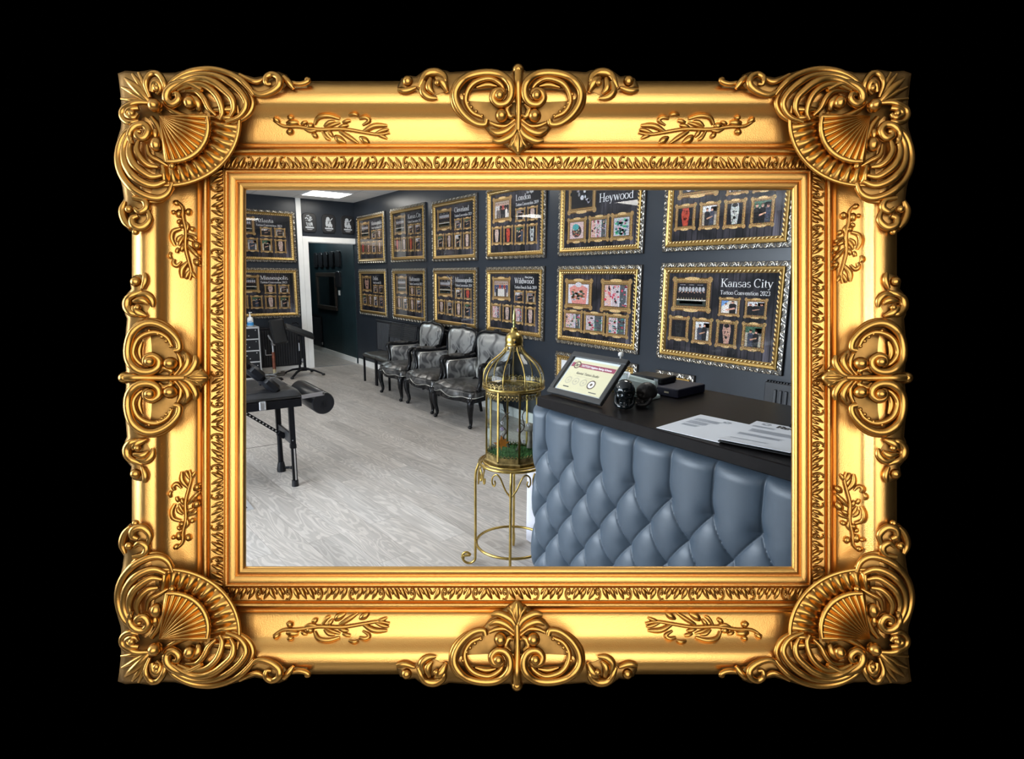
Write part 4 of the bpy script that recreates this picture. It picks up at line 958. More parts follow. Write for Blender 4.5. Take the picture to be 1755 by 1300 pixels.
def armchair():
    t = thing('armchair', '', 'armchair', (0, 0, 0), 0, 'black and silver carved armchairs')
    seat_o = [(-.245, .22), (-.285, .0), (-.335, -.16), (-.36, -.24), (-.34, -.295), (-.27, -.312), (-.19, -.312), (-.10, -.342), (0, -.355), (.10, -.342), (.19, -.312), (.27, -.312), (.34, -.295), (.36, -.24), (.335, -.16), (.285, 0), (.245, .22)]
    so = [tuple(p) for p in crom(seat_o, 3)]
    s = MB().prism(so, .315, .388, .03)
    s2 = MB()
    def dome(u, v):
        a = 2*PI*u; k = min(len(so)-1, int(u*len(so))); p = so[k % len(so)]; r = 1-v
        return (p[0]*r*.97, -.03+(p[1]+.03)*r*.97, .385+.055*(1-r**3)**.7*(1 if r < 1 else 0))
    st = obj('seat', s, DAMD, t, 45)
    s2.grid(lambda u, v: dome(min(u, .9999), v), len(so), 8); obj('seat_cushion', s2, DAMD, st, 80)
    ap = MB().prism([(x*.985, y*.985) for (x, y) in so], .265, .315, .008); ap.ball((0, -.345, .285), (.05, .015, .022)); obj('apron', ap, BLK_WOOD, t, 40)
    pts = [(x*1.0, y*1.0-.002, .316-.018*math.sin(PI*(i/40))**2*math.cos(6*PI*i/40)) for i, (x, y) in enumerate(so) if 5 <= i <= len(so)-6]
    pp = MB().tube(pts, .0048, n=6); obj('piping', pp, PIPING, t, 60)
    for sx in (-1, 1):
        l = MB().tube([tuple(p) for p in crom([(sx*.305, -.255, .33), (sx*.335, -.29, .27), (sx*.328, -.29, .17), (sx*.312, -.272, .07), (sx*.318, -.28, .028), (sx*.327, -.295, .014)], 4)], [.034+.008*math.sin(PI*min(1, i/10)) - .0012*i for i in range(20)]+[.016], n=10)
        l.ball((sx*.322, -.288, .018), (.021, .024, .018)); l.ball((sx*.33, -.31, .285), (.026, .02, .03)); obj('leg', l, BLK_WOOD, t, 60)
        l = MB().tube([(sx*.225, .215, .29), (sx*.23, .235, .15), (sx*.235, .27, 0.001)], [.026, .021, .017], n=8); obj('leg', l, BLK_WOOD, t, 60)
    # back
    lean = math.radians(8.5); ex = (1, 0, 0); ey = (0, math.sin(lean), math.cos(lean)); ez = (0, -math.cos(lean), math.sin(lean))
    def bp(x, z, d): return (x, .225+ey[1]*z-math.cos(lean)*d, .36+ey[2]*z+math.sin(lean)*d)
    out = [(1.24*x_, z_) for (x_, z_) in [(-.20, .03), (-.215, .12), (-.205, .20), (-.225, .32), (-.25, .43), (-.235, .505), (-.17, .535), (-.08, .538), (0, .55), (.08, .538), (.17, .535), (.235, .505), (.25, .43), (.225, .32), (.205, .20), (.215, .12), (.20, .03)]]
    oo = [tuple(p) for p in crom(out, 4)]
    bk = MB(); n = len(oo)
    def pad(u, v):
        p = oo[min(n-1, int(u*(n-1)+.5))]; r = 1-v; c = (0, .3)
        return bp(c[0]+(p[0]-c[0])*r, c[1]+(p[1]-c[1])*r, .012+.045*(1-r**4))
    bk.grid(pad, n-1, 8); b0 = MB().prism(oo, -.02, .012)
    b0v = [bp(v[0], v[1], v[2]) for v in b0.v]; bk.add(b0v, b0.f)
    bo = obj('backrest', bk, DAM, t, 70)
    obj('back_piping', MB().tube([bp(p[0]*.985, p[1]*.985+.004, .018) for p in oo], .0042, n=6), PIPING, bo, 60)
    fr = MB().tube([bp(p[0]*1.07, p[1]*1.03, 0) for p in oo], [.021]*len(oo), n=10)
    fr.ball(bp(0, .578, 0), (.07, .018, .024)); fr.ball(bp(-.10, .565, 0), (.045, .016, .014)); fr.ball(bp(.10, .565, 0), (.045, .016, .014)); obj('back_frame', fr, BLK_WOOD, t, 60)
    # enclosed arms
    for sx in (-1, 1):
        am = [(sx*.30, .235, .655), (sx*.335, .16, .635), (sx*.345, .02, .630), (sx*.348, -.08, .635), (sx*.352, -.155, .635), (sx*.348, -.178, .60), (sx*.330, -.160, .52), (sx*.318, -.165, .43), (sx*.325, -.225, .33)]
        A = crom(am, 4); fa = MB().tube(A, [.019+.006*math.sin(PI*i/len(A)) for i in range(len(A))], n=9); fa.ball(am[4], (.026, .032, .022)); ar = obj('armrest', fa, BLK_WOOD, t, 60)
        obj('arm_pad', MB().tube(crom([(sx*.340, .10, .650), (sx*.346, .0, .650), (sx*.348, -.09, .653)], 4), [.018, .024, .026, .027, .027, .026, .024, .022, .016], n=10, flat=.7), DAMD, ar, 60)
        q = [(.225, .385), (.235, .618), (.15, .614), (.02, .610), (-.125, .610), (-.148, .57), (-.150, .385)]
        pn = MB().prism(q, -.02, .02, .010, axes=((0, 1, 0), (0, 0, 1), (1, 0, 0))); pn.v = [(v[0]+sx*(.315-.11*max(0, v[1])), v[1], v[2]) for v in pn.v]
        si = obj('side_panel', pn, DAM, t, 45)
        rim = [(sx*(.302+.022*e-.11*max(0, y)), y, z) for e in (1, -1) for (y, z) in q]
        pm = MB()
        for e in (1, -1): pm.tube([(sx*(.315)+.0215*e-sx*.11*max(0, y), y*.97+.001, .385+(z-.385)*.97+.004) for (y, z) in q], .004, n=6, closed=True)
        obj('side_piping', pm, PIPING, si, 60)
    return t
ac = armchair(); ac.location = (3.185, 6.61, 0); ac.rotation_euler = (0, 0, RZ-.04); ac['label'] = 'black and silver carved armchair farthest away, beside the slatted chairs'
copy_thing(ac, (3.19, 5.83, 0), RZ-.02, 'black and silver carved armchair in the middle of the three')
copy_thing(ac, (3.175, 5.075, 0), RZ+.07, 'black and silver carved armchair nearest, partly behind the brass lantern')

# ================================================================ SLATTED METAL CHAIRS
SLATM = mat('dark_grey_metal', (.028, .029, .031), .42); SEATM = mat('black_brown_seat', (.030, .028, .024), .38)
def slat_chair():
    t = thing('slatted_chair', '', 'chair', (0, 0, 0), 0, 'black slatted metal chairs')
    s = MB()
    def seat(u, v):
        y = -.24+.41*v; return (-.215+.43*u, y, .415+.010*math.sin(PI*v)-.03*max(0, (.12-v)/.12)**2-.008*math.sin(PI*u))
    s.grid(seat, 12, 16); s.grid(lambda u, v: tuple(np.array(seat(u, v))-(0, 0, .022)), 12, 16, flip=True); s.box((0, -.238, .392), (.43, .03, .035), bev=.012); obj('seat', s, SEATM, t, 60)
    for sx in (-1, 1):
        obj('leg', MB().box((sx*.21, -.225, .20), (.024, .024, .40)), BLK_METAL, t, 0)
        obj('leg', MB().tube([(sx*.21, .19, .001), (sx*.21, .15, .42), (sx*.205, .165, .60), (sx*.20, .20, .84)], .012, n=8), BLK_METAL, t, 50)
    b = MB()
    for i in range(8):
        z = .64+.026*i; y = .165+(z-.60)*.146-.014; b.box((0, y, z), (.41, .008, .017))
    obj('slatted_back', b, SLATM, t, 0)
    f = MB()
    for (a, c) in (((-.21, -.225, .385), (.21, -.225, .385)), ((-.21, -.225, .385), (-.21, .15, .395)), ((.21, -.225, .385), (.21, .15, .395)), ((-.21, .15, .395), (.21, .15, .395))): f.cyl(a, c, .011, n=8)
    obj('seat_frame', f, BLK_METAL, t, 40)
    return t
sc = slat_chair(); sc.location = (3.275, 7.665, 0); sc.rotation_euler = (0, 0, RZ); sc['label'] = 'black slatted metal chair farther from the viewer, in front of the radiator'
copy_thing(sc, (3.275, 7.215, 0), RZ, 'black slatted metal chair directly beside the first armchair')

# ================================================================ BRASS LANTERN AND ITS STAND
CX, CY = 1.641, 2.255
t = thing('plant_stand', 'round brass plant stand with curled feet carrying the lantern', 'stand', (CX, CY, 0))
def ring(mb, r, z, th, n=48): mb.tube([(r*math.cos(2*PI*i/n), r*math.sin(2*PI*i/n), z) for i in range(n)], th, n=8, closed=True)
r_ = MB(); ring(r_, .170, .578, .008); obj('top_ring', r_, BRASS, t, 60); r_ = MB(); ring(r_, .152, .586, .006); obj('inner_ring', r_, BRASS, t, 60)
r_ = MB(); ring(r_, .186, .139, .007); obj('lower_ring', r_, BRASS, t, 60)
obj('tray', MB().lathe([(.001, .582), (.150, .582), (.150, .588), (.001, .588)], n=40), BRASS_DARK, t, 30)
for k, a in enumerate((141.5, 51.5, -38.5, 231.5)):
    A = math.radians(a); d = np.array((math.cos(A), math.sin(A), 0)); up = np.array((0, 0, 1.0)); tg = np.array((-math.sin(A), math.cos(A), 0))
    pts = [d*.170+up*.576, d*.180+up*.545, d*.191+up*.50, d*.192+up*.35, d*.192+up*.18, d*.193+up*.06]
    pts += [d*(.193+.034*(1-math.cos(q))) + up*(.045-.034*math.sin(q)) for q in np.linspace(.2, PI*1.05, 8)]
    pts += [d*(.193+.048-.020*math.cos(q)) + up*(.052+.020*math.sin(q)) for q in np.linspace(PI*1.9, PI*3.3, 9)[1:]]
    obj('leg', MB().tube(crom(pts, 3), .0068, n=8), BRASS, t, 60)
    s = MB()
    for sg in (1, -1):
        def sp(u, z): B = A+sg*u; return (np.array((math.cos(B), math.sin(B), 0))*.176 + up*z)
        s.tube(crom([sp(.02, .455), sp(.16, .49), sp(.30, .545), sp(.42, .562), sp(.54, .545), sp(.56, .515), sp(.50, .500), sp(.455, .515), sp(.48, .53)], 4), .0042, n=7)
        s.tube(crom([sp(.70, .565), sp(.655, .545), sp(.64, .515), sp(.68, .495), sp(.73, .505), sp(.72, .525)], 4), .0042, n=7) if sg > 0 else None
    obj('scrollwork', s, BRASS, t, 60)
lan = thing('birdcage_lantern', 'domed brass and glass birdcage lantern on a round stand', 'lantern', (CX, CY, .5885))
def Lz(z): return z-.5885
obj('base_tray', MB().lathe([(.001, 0), (.146, 0), (.148, .012), (.142, .018), (.001, .018)], n=8, phase=PI/8), BRASS_DARK, lan, 20)
PH = math.radians(22)
def oct(k, r=.137): a = PH+k*PI/4; return (r*math.cos(a), r*math.sin(a))
for k in range(8):
    x, y = oct(k); p = MB().box((x, y, Lz(.79)), (.0085, .0085, .355), Matrix.Rotation(PH+k*PI/4, 3, 'Z')); obj('post', p, BRASS, lan, 0)
    x1, y1 = oct(k+1); m = np.array(((x+x1)/2, (y+y1)/2)); e = (np.array((x1, y1))-np.array((x, y))); L_ = np.linalg.norm(e); e = e/L_; nn = m/np.linalg.norm(m)
    M3 = Matrix(((e[0], nn[0], 0), (e[1], nn[1], 0), (0, 0, 1)))
    obj('glass_pane', MB().box((m[0], m[1], Lz(.785)), (L_-.011, .0015, .34), M3), LGLASS, lan, 0)
    fl = MB(); P3 = lambda u, z: tuple(np.array((m[0], m[1], 0))+np.array((e[0], e[1], 0))*u+np.array((nn[0], nn[1], 0))*.003+np.array((0, 0, Lz(z))))
    nsc = 5; hw = (L_-.01)/2
    for j in range(nsc):
        u = -hw+(j+.5)*2*hw/nsc; w2 = hw/nsc
        fl.tube([P3(u-w2, .945), P3(u-w2*.7, .928), P3(u, .918), P3(u+w2*.7, .928), P3(u+w2, .945)], .0022, n=5); fl.ball(P3(u, .938), (.0045, .0045, .0055), 6, 4); fl.tube([P3(u-w2, .958), P3(u, .948), P3(u+w2, .958)], .002, n=5)
    fl.add([P3(-hw, .966), P3(hw, .966), P3(hw, .947), P3(-hw, .947)], [(0, 1, 2, 3)])
    obj('filigree_band', fl, BRASS_DARK, lan, 40)
    fb = MB(); fb.add([P3(-hw, .606), P3(hw, .606), P3(hw, .632), P3(-hw, .632)], [(0, 1, 2, 3)])
    for j in range(5): u = -hw+(j+.5)*2*hw/5; fb.tube([P3(u-hw/5, .632), P3(u, .643), P3(u+hw/5, .632)], .0022, n=5)
    obj('base_filigree', fb, BRASS_DARK, lan, 40)
lt = MB(); x, y = oct(4+2); lt.cyl((x*1.05-.01, y*1.05, Lz(.80)), (x*1.05+.012, y*1.05, Lz(.80)), .004); lt.box((x*1.07, y*1.07, Lz(.80)), (.018, .008, .012)); obj('door_latch', lt, BRASS, lan, 30)
r_ = MB(); ring(r_, .150, Lz(.968), .0075); obj('middle_ring', r_, BRASS, lan, 60)
DP = [(.149, .972), (.153, 1.0), (.151, 1.028), (.141, 1.055), (.118, 1.088), (.085, 1.115), (.058, 1.138), (.045, 1.158), (.042, 1.168)]
DPc = [(p[0], p[1]) for p in crom(DP, 3)]
obj('glass_dome', MB().lathe([(p[0]-.003, Lz(p[1])) for p in DPc], n=40), LGLASS, lan, 60)
for k in range(9):
    a = PH-.12+k*2*PI/9; obj('dome_rib', MB().tube([(p[0]*math.cos(a), p[0]*math.sin(a), Lz(p[1])) for p in DPc], .0033, n=7), BRASS, lan, 60)
fg = MB(); nn_ = 40
for k in range(nn_):
    def q(u, z): a = 2*PI*(k+u)/nn_; rr = .1525 if z < 1.0 else .153; return (rr*math.cos(a), rr*math.sin(a), Lz(z))
    fg.tube([q(0, .974), q(.12, .992), q(.5, 1.000), q(.88, .992), q(1, .974)], .002, n=5); fg.tube([q(0, .978), q(.5, .990), q(1, .978)], .0018, n=5); fg.ball(q(.5, .983), .0035, 6, 4)
obj('dome_filigree', fg, BRASS_DARK, lan, 60)
nk = MB(); ring(nk, .043, Lz(1.150), .003, 24); ring(nk, .043, Lz(1.172), .003, 24)
for k in range(16): a = 2*PI*k/16; nk.tube([(.044*math.cos(a), .044*math.sin(a), Lz(1.148)), (.0435*math.cos(a+.2), .0435*math.sin(a+.2), Lz(1.174))], .0022, n=5)
obj('neck_band', nk, BRASS_DARK, lan, 60)
CAP = [(p[0], Lz(p[1])) for p in crom([(.040, 1.174), (.0435, 1.176), (.043, 1.186), (.0445, 1.198), (.043, 1.212), (.036, 1.226), (.024, 1.236), (.017, 1.248), (.014, 1.258), (.006, 1.262)], 3)]
cp = obj('cap', MB().lathe(CAP, n=28), BRASS, lan, 60)
vw = np.array((-CX, -CY))/math.hypot(CX, CY); va = math.atan2(vw[1], vw[0])+.15
obj('vent_hole', MB().ball((.0425*math.cos(va), .0425*math.sin(va), Lz(1.194)), (.006, .006, .006), 8, 6), BLK_METAL, cp, 60)
obj('finial', MB().lathe([(.005, Lz(1.258)), (.007, Lz(1.268)), (.0045, Lz(1.274)), (.0085, Lz(1.281)), (.0085, Lz(1.287)), (.005, Lz(1.292)), (.010, Lz(1.297)), (.007, Lz(1.303)), (.0085, Lz(1.318)), (.0045, Lz(1.332)), (.005, Lz(1.336)), (.002, Lz(1.352)), (.0, Lz(1.356))], n=12), mat('verdigris_brass', (.36, .35, .14), .4, .9, var=.3, vscale=60), lan, 50)
# what sits inside the lantern
BZ = .5885+.0185
MOSS = mat('green_moss', (.05, .13, .035), .9, 0, .2, var=.7, vscale=60, bmp=.8, bscale=120, bdist=.006)
mo = MB(); rnd = random.Random(5); mo.lathe([(.001, 0), (.126, 0), (.124, .018), (.09, .030), (.04, .036), (.001, .036)], n=28)
for k in range(420):
    a = rnd.random()*2*PI; rr = .118*rnd.random()**.5; x, y = rr*math.cos(a), rr*math.sin(a); h = .018+.026*rnd.random(); z = .018; dx, dy = rnd.uniform(-.01, .01), rnd.uniform(-.01, .01)
    mo.add([(x-.002, y, z), (x+.002, y, z), (x+dx, y+dy, z+h)], [(0, 1, 2)])
o = obj('moss', mo, MOSS, None, 0, (CX, CY, BZ)); tag(o, 'green moss covering the floor of the brass lantern', 'moss', None, 'stuff')
e1 = np.array((Rv[0], Rv[1], 0)); e2 = np.array((Fv[0], Fv[1], 0)); e2 = e2/np.linalg.norm(e2); e1 = e1/np.linalg.norm(e1)
def LP(u, d, z): return tuple(np.array((CX, CY, BZ))+e1*u+e2*d+np.array((0, 0, z)))
WOODY = mat('twig_bark', (.10, .075, .06), .8, var=.4, vscale=60); PETAL = mat('lilac_petals', (.55, .42, .66), .6); PETALW = mat('pale_petals', (.75, .70, .74), .6)
def twig(label, root, sp, seed, flowers):
    rnd = random.Random(seed); t = thing('twig', label, 'twig', root, 0, 'twigs in the lantern')
    m = MB(); R0_ = np.array(root)
    main = [np.array(LP(*s))-R0_ for s in sp]; A = crom(main, 4); m.tube(A, [.006*(1-.6*i/len(A)) for i in range(len(A))], n=6)
    for i in range(3, len(A)-1, 3):
        d = np.array((rnd.uniform(-1, 1), rnd.uniform(-1, 1), rnd.uniform(.2, 1))); d = d/np.linalg.norm(d)*.04; m.tube(crom([A[i], A[i]+d*.5+(0, 0, .006), A[i]+d], 3), [.003, .0026, .0022, .0018, .0015, .001, .001], n=5)
    obj('stem', m, WOODY, t, 60)
    for j in range(flowers):
        c = A[min(len(A)-1, 4+j*4)]+np.array((rnd.uniform(-.02, .02), rnd.uniform(-.02, .02), rnd.uniform(0, .02))); f = MB()
        for k in range(5): a = 2*PI*k/5; f.ball(c+(.006*math.cos(a), .003*math.sin(a), .006*math.sin(a)), (.005, .003, .005), 6, 4)
        obj('flower', f, PETAL if j % 2 else PETALW, t, 60)
twig('curled twig with pale flowers at the left inside the lantern', LP(-.02, .03, .037), [(-.02, .03, .037), (-.05, .02, .09), (-.035, .0, .13), (-.06, .02, .155), (-.05, .0, .20), (-.02, .01, .225)], 3, 3)
twig('forked dark twig with lilac flowers at the right inside the lantern', LP(.02, -.02, .037), [(.02, -.02, .037), (.035, -.03, .08), (.03, -.02, .12), (.055, -.03, .16), (.045, -.01, .21), (.06, 0, .24)], 4, 3)
LEAF = mat('orange_autumn_leaf', (.62, .20, .025), .6, var=.25, vscale=50)
lf = MB(); lp = [(0, -.03), (.006, -.004), (.030, -.012), (.024, .004), (.042, .018), (.024, .020), (.026, .038), (.010, .030), (0, .058), (-.010, .030), (-.026, .038), (-.024, .020), (-.042, .018), (-.024, .004), (-.030, -.012), (-.006, -.004)]
lf.prism(lp, 0, .0012, axes=(tuple(e1*.95+e2*.3), tuple(np.array((0, 0, 1.0))*.98-e2*.15), tuple(-e2)))
o = obj('autumn_leaf', lf, LEAF, None, 0, LP(-.058, -.045, .068)); tag(o, 'orange maple leaf standing at the left inside the lantern', 'leaf')
t = thing('toadstool_figure', 'grey brown toadstool figure at the right inside the lantern', 'figure', LP(.085, .025, .037))
CLAY = mat('grey_brown_clay', (.20, .17, .14), .8, var=.3, vscale=40)
obj('stalk', MB().tube([(0, 0, 0), (.004, 0, .05), (0, 0, .10)], [.016, .011, .012], n=10), CLAY, t, 60); obj('toadstool_cap', MB().lathe([(.001, .095), (.034, .093), (.036, .102), (.026, .122), (.001, .132)], n=18), CLAY, t, 60)

# clear tag on a thread, hanging from the stand
tg = thing('hanging_tag', 'clear plastic tag hanging by a thread from the stand', 'tag', tuple(np.array((CX, CY, 0))+e1*.108+e2*(-.155)+np.array((0, 0, .385))))
obj('thread', MB().cyl((0, 0, .075), (0, 0, .125), .0007, n=5), BLK_METAL, tg, 0)
obj('tag_card', MB().box((0, 0, .036), (.030, .004, .075), Matrix.Rotation(-YAW, 3, 'Z'), bev=.003), mat('clear_tag_plastic', (.62, .64, .62), .2, 0, .5, var=.25, vscale=40), tg, 30)

# pale side cabinet behind the desk end
t = thing('side_cabinet', 'pale lilac side cabinet on the floor behind the desk end', 'cabinet', (2.06, 2.13, 0))
PALE = mat('pale_lilac_laminate', (.60, .60, .66), .45)
obj('cabinet_body', MB().box((0, 0, .24), (.33, .64, .48)), PALE, t, 0); obj('door', MB().box((-.172, 0, .24), (.014, .63, .46)), PALE, t, 0)

# ================================================================ RECEPTION DESK
TOPM = mat('dark_wenge_worktop', (.0075, .006, .006), .30, 0, .09, var=.25, vscale=12, bmp=.05, bscale=60)
LEATH = mat('slate_blue_leather', (.050, .071, .097), .44, 0, .5, var=.05, vscale=10, bmp=.10, bscale=400, bdist=.0008)
desk = thing('reception_desk', 'reception desk with tufted slate blue leather front and dark worktop', 'desk', (1.70, .95, 0))
def dl(v): return (v[0]-1.70, v[1]-.95, v[2])
obj('worktop', MB().box(dl((1.6825, .9475, 1.0305)), (.675, 1.495, .039), bev=.003), TOPM, desk, 30)
obj('carcass', MB().box(dl((1.705, .945, .5045)), (.57, 1.46, 1.009)), mat('dark_desk_carcass', (.012, .012, .013), .5), desk, 0)
SY, SZ, Y0, Z0 = .1493, .1056, 1.65, .838
YA, YBd, ZA, ZB = 1.738, .2, .012, 1.006
def tuft(u, v):
    y = YA+(YBd-YA)*u; z = ZA+(ZB-ZA)*v
    a = (Y0-y)/SY
    if z < Z0:
        b = (Z0-z)/(2*SZ); h = (abs(math.sin(PI*(a+b)))*abs(math.sin(PI*(a-b))))**.11
    else:
        k = min(1, (z-Z0)/.06); e = .34-.14*k; h = abs(math.sin(PI*a))**e
        if z > .985: h = h*(1-((z-.985)/.021)**2*.5)
    d = min(YA-y, y-YBd, ZB-z+.004, z-ZA+.004); edge = min(1.0, max(0.0, d/.045)); edge = math.sqrt(max(0, 1-(1-edge)**2))
    # near the outer edge the folds run out sideways and flatten
    j = round((Z0-z)/SZ); dent = 0
    for jj in (j-1, j, j+1):
        if jj < 0: continue
        off = .5 if jj % 2 else 0; i = round(a-off)+off
        dent += math.exp(-(((a-i)*SY)**2+(z-(Z0-jj*SZ))**2)/.026**2)
    bul = .006*abs(math.sin(PI*a)) if z > Z0 else .006*min(1, (abs(math.sin(PI*(a+b)))*abs(math.sin(PI*(a-b)))))
    return dl((1.396-.026*edge-(.026*h+bul)*edge**.7+.011*min(1, dent)*edge, y, z))
tp = MB().grid(tuft, 520, 330, flip=False); tpo = obj('tufted_panel', tp, LEATH, desk, 180)
side = MB()
side.grid(lambda u, v: dl((1.396+.03*u, YA-.0, ZA+(ZB-ZA)*v)), 2, 2); side.grid(lambda u, v: dl((1.396+.03*u, YBd+.0, ZA+(ZB-ZA)*v)), 2, 2, flip=True)
side.grid(lambda u, v: dl((1.396+.03*v, YA+(YBd-YA)*u, ZB)), 2, 2)
obj('panel_edge', side, LEATH, tpo, 0)
STUD = mat('crystal_stud', (.75, .76, .80), .12, .9)
stud = mesh_of('button', MB().ball((0, 0, 0), (.0045, .0052, .0052), 8, 6), STUD, 80)
for r in range(8):
    for c in range(10):
        y = Y0-(c+(.5 if r % 2 else 0))*SY
        if y < .24: continue
        obj('button', stud, None, tpo, 0, dl((1.3805, y, Z0-r*SZ)))

# ---------------------------------------------------------------- certificate in a black frame
ez_ = None
cex = Vector((0, -1, 0)); cey = Vector((.135, 0, .145)).normalized(); cez = cex.cross(cey)
cert = thing('framed_certificate', 'cream certificate in a black frame leaning back on the desk', 'certificate')
cert.matrix_world = Matrix(((cex.x, cey.x, cez.x, 1.412), (cex.y, cey.y, cez.y, 1.563), (cex.z, cey.z, cez.z, 1.0562), (0, 0, 0, 1)))
CW, CH = .300, .205
f = MB()
for (x, y, dx, dy) in ((0, .0115, CW, .023), (0, CH-.0115, CW, .023), (-CW/2+.0115, CH/2, .023, CH-.046), (CW/2-.0115, CH/2, .023, CH-.046)): f.box((x, y, 0), (dx, dy, .016), bev=.002)
obj('frame', f, mat('black_wood_frame', (.022, .022, .022), .45), cert, 30)
obj('easel_strut', MB().tube([(0, CH*.75, -.008), (0, .045, -.050)], .006, n=6), BLK_METAL, cert, 0)
ppm = mat('pale_blue_border', (.66, .72, .74), .5); cream = mat('cream_certificate_paper', (.62, .57, .37), .55, 0, .3, var=.03, vscale=200)
obj('backing', MB().box((0, CH/2, -.003), (CW-.045, CH-.045, .004)), ppm, cert, 0)
ct = obj('certificate', MB().box((0, CH/2-.002, -.0003), (CW-.062, CH-.062, .0010)), cream, cert, 0)
def flat(mb, x0, y0, x1, y1, z): mb.quad([(x0, y0, z), (x1, y0, z), (x1, y1, z), (x0, y1, z)])
def disc(mb, x, y, r0, r1, z, n=28):
    for i in range(n):
        a, b = 2*PI*i/n, 2*PI*(i+1)/n
        mb.quad([(x+r0*math.cos(a), y+r0*math.sin(a), z), (x+r1*math.cos(a), y+r1*math.sin(a), z), (x+r1*math.cos(b), y+r1*math.sin(b), z), (x+r0*math.cos(b), y+r0*math.sin(b), z)])
rb = MB(); flat(rb, -.118, CH-.067, .117, CH-.047, .0006); obj('banner', rb, mat('crimson_banner', (.26, .025, .07), .5), ct, 0)
BRN = mat('brown_seal_ink', (.10, .06, .03), .5); GREY = mat('grey_seal_ink', (.48, .44, .32), .6); INKD = mat('dark_ink', (.03, .03, .03), .6)
sl = MB(); disc(sl, -.087, CH-.057, .0125, .0175, .0008); obj('seal', sl, BRN, ct, 0)
sl = MB(); disc(sl, -.087, CH-.057, 0.0001, .0125, .0008); obj('seal_face', sl, cream, ct, 0)
vs, fs = text_mesh('hr', .021, shear=.2, bold=.001, align='CENTER'); obj('seal_letters', MB().add([(v[0]-.087, v[1]+CH-.064, .001) for v in vs], fs), INKD, ct, 0)
def words(name, txt, x, y, size, m, bold=0, shear=0, wx=1.0, par=None, z=.0009):
    vs, fs = text_mesh(txt, size, shear=shear, bold=bold); obj(name, MB().add([(v[0]*wx+x, v[1]+y, z) for v in vs], fs), m, par or ct, 0)
words('banner_lettering', 'TATTOO Hygiene Rating Scheme', -.063, CH-.0615, .0128, INKWHITE, .0003, 0, .92)
words('name_lettering', 'Revival Tattoo Studio', -.066, CH-.098, .0165, INKD, 0, .25, .86)
gl = MB(); flat(gl, -.066, CH-.108, .035, CH-.1065, .0009); flat(gl, -.01, .045, .05, .0458, .0009); flat(gl, -.115, .043, -.095, .0444, .0009); obj('fine_print', gl, GREY, ct, 0)
dk = MB(); flat(dk, -.090, .042, -.058, .0465, .0009); flat(dk, .055, .0385, .095, .042, .0009); obj('signature', dk, INKD, ct, 0)
for i, x in enumerate((-.082, -.040, .002, .046)):
    r = .0165 if i < 3 else .0200
    sl = MB(); disc(sl, x, CH-.131-(.001 if i == 3 else 0), r*.74, r, .0009); disc(sl, x, CH-.131, .001, r*.32, .0009, 10); obj('rating_seal', sl, GREY if i < 3 else BRN, ct, 0)
    if i == 3:
        sl = MB(); disc(sl, x, CH-.132, r*.33, r*.74, .0009); obj('rating_seal_face', sl, PAPER, ct, 0)
obj('glass', MB().box((0, CH/2, .0035), (CW-.047, CH-.047, .0016)), GLASS, cert, 0)

# ---------------------------------------------------------------- skulls
def skull(name, label, loc, rz, s, m, tooth):
    t = thing(name, label, 'skull', loc, rz, 'black skulls on the desk'); b = MB()
    # faces local -y; about 0.11 m tall before scaling
    def crn(d):
        k = 1.0
        for sx in (-1, 1):                      # eye sockets
            q = (d-Vector((sx*.36, -.86, -.12)).normalized()).length; k -= .30*math.exp(-(q/.21)**2)
            q = (d-Vector((sx*.85, -.45, -.25)).normalized()).length; k -= .08*math.exp(-(q/.30)**2)
            q = (d-Vector((sx*.60, -.75, -.40)).normalized()).length; k += .10*math.exp(-(q/.18)**2)
        q = (d-Vector((0, -.90, -.46)).normalized()).length; k -= .22*math.exp(-(q/.12)**2)
        q = (d-Vector((0, -.95, .12)).normalized()).length; k += .05*math.exp(-(q/.35)**2)
        if d.z < -.35: k *= 1-.18*min(1, (-.35-d.z)/.5)
        return k
    b.ball((0, 0, .062*s), (.040*s, .052*s, .045*s), 36, 28, fn=crn)
    c = obj('cranium', b, m, t, 80)
    j = MB(); j.tube(crom([(-.030*s, .000, .040*s), (-.029*s, -.018*s, .016*s), (-.016*s, -.038*s, .010*s), (0, -.043*s, .010*s), (.016*s, -.038*s, .010*s), (.029*s, -.018*s, .016*s), (.030*s, .000, .040*s)], 4), .0095*s, n=8)
    j.ball((0, -.030*s, .022*s), (.021*s, .016*s, .015*s), 14, 8); obj('jaw', j, m, t, 80)
    th = MB()
    for row, z in ((0, .020), (1, .030)):
        for k in range(8):
            a = (k-3.5)*.20; th.box((.026*s*math.sin(a), -.021*s-.026*s*math.cos(a), z*s), (.0042*s, .005*s, .0085*s), Matrix.Rotation(a, 3, 'Z'), bev=.001*s)
    obj('teeth', th, tooth, t, 40); return t
GSK = mat('glossy_black_ceramic', (.006, .008, .009), .08, 0, .6); MSK = mat('rough_black_bronze', (.022, .020, .020), .42, .4, bmp=.7, bscale=90, bdist=.003)
fz = math.atan2(-(1.485), 1.37)          # turned towards the viewer
skull('skull_ornament', 'glossy black skull beside the certificate', (1.488, 1.374, 1.0505), -.80, .93, GSK, GSK)
skull('skull_ornament', 'rough dark skull in front of the mint card terminal', (1.572, 1.345, 1.0505), -1.75, .80, MSK, MSK)

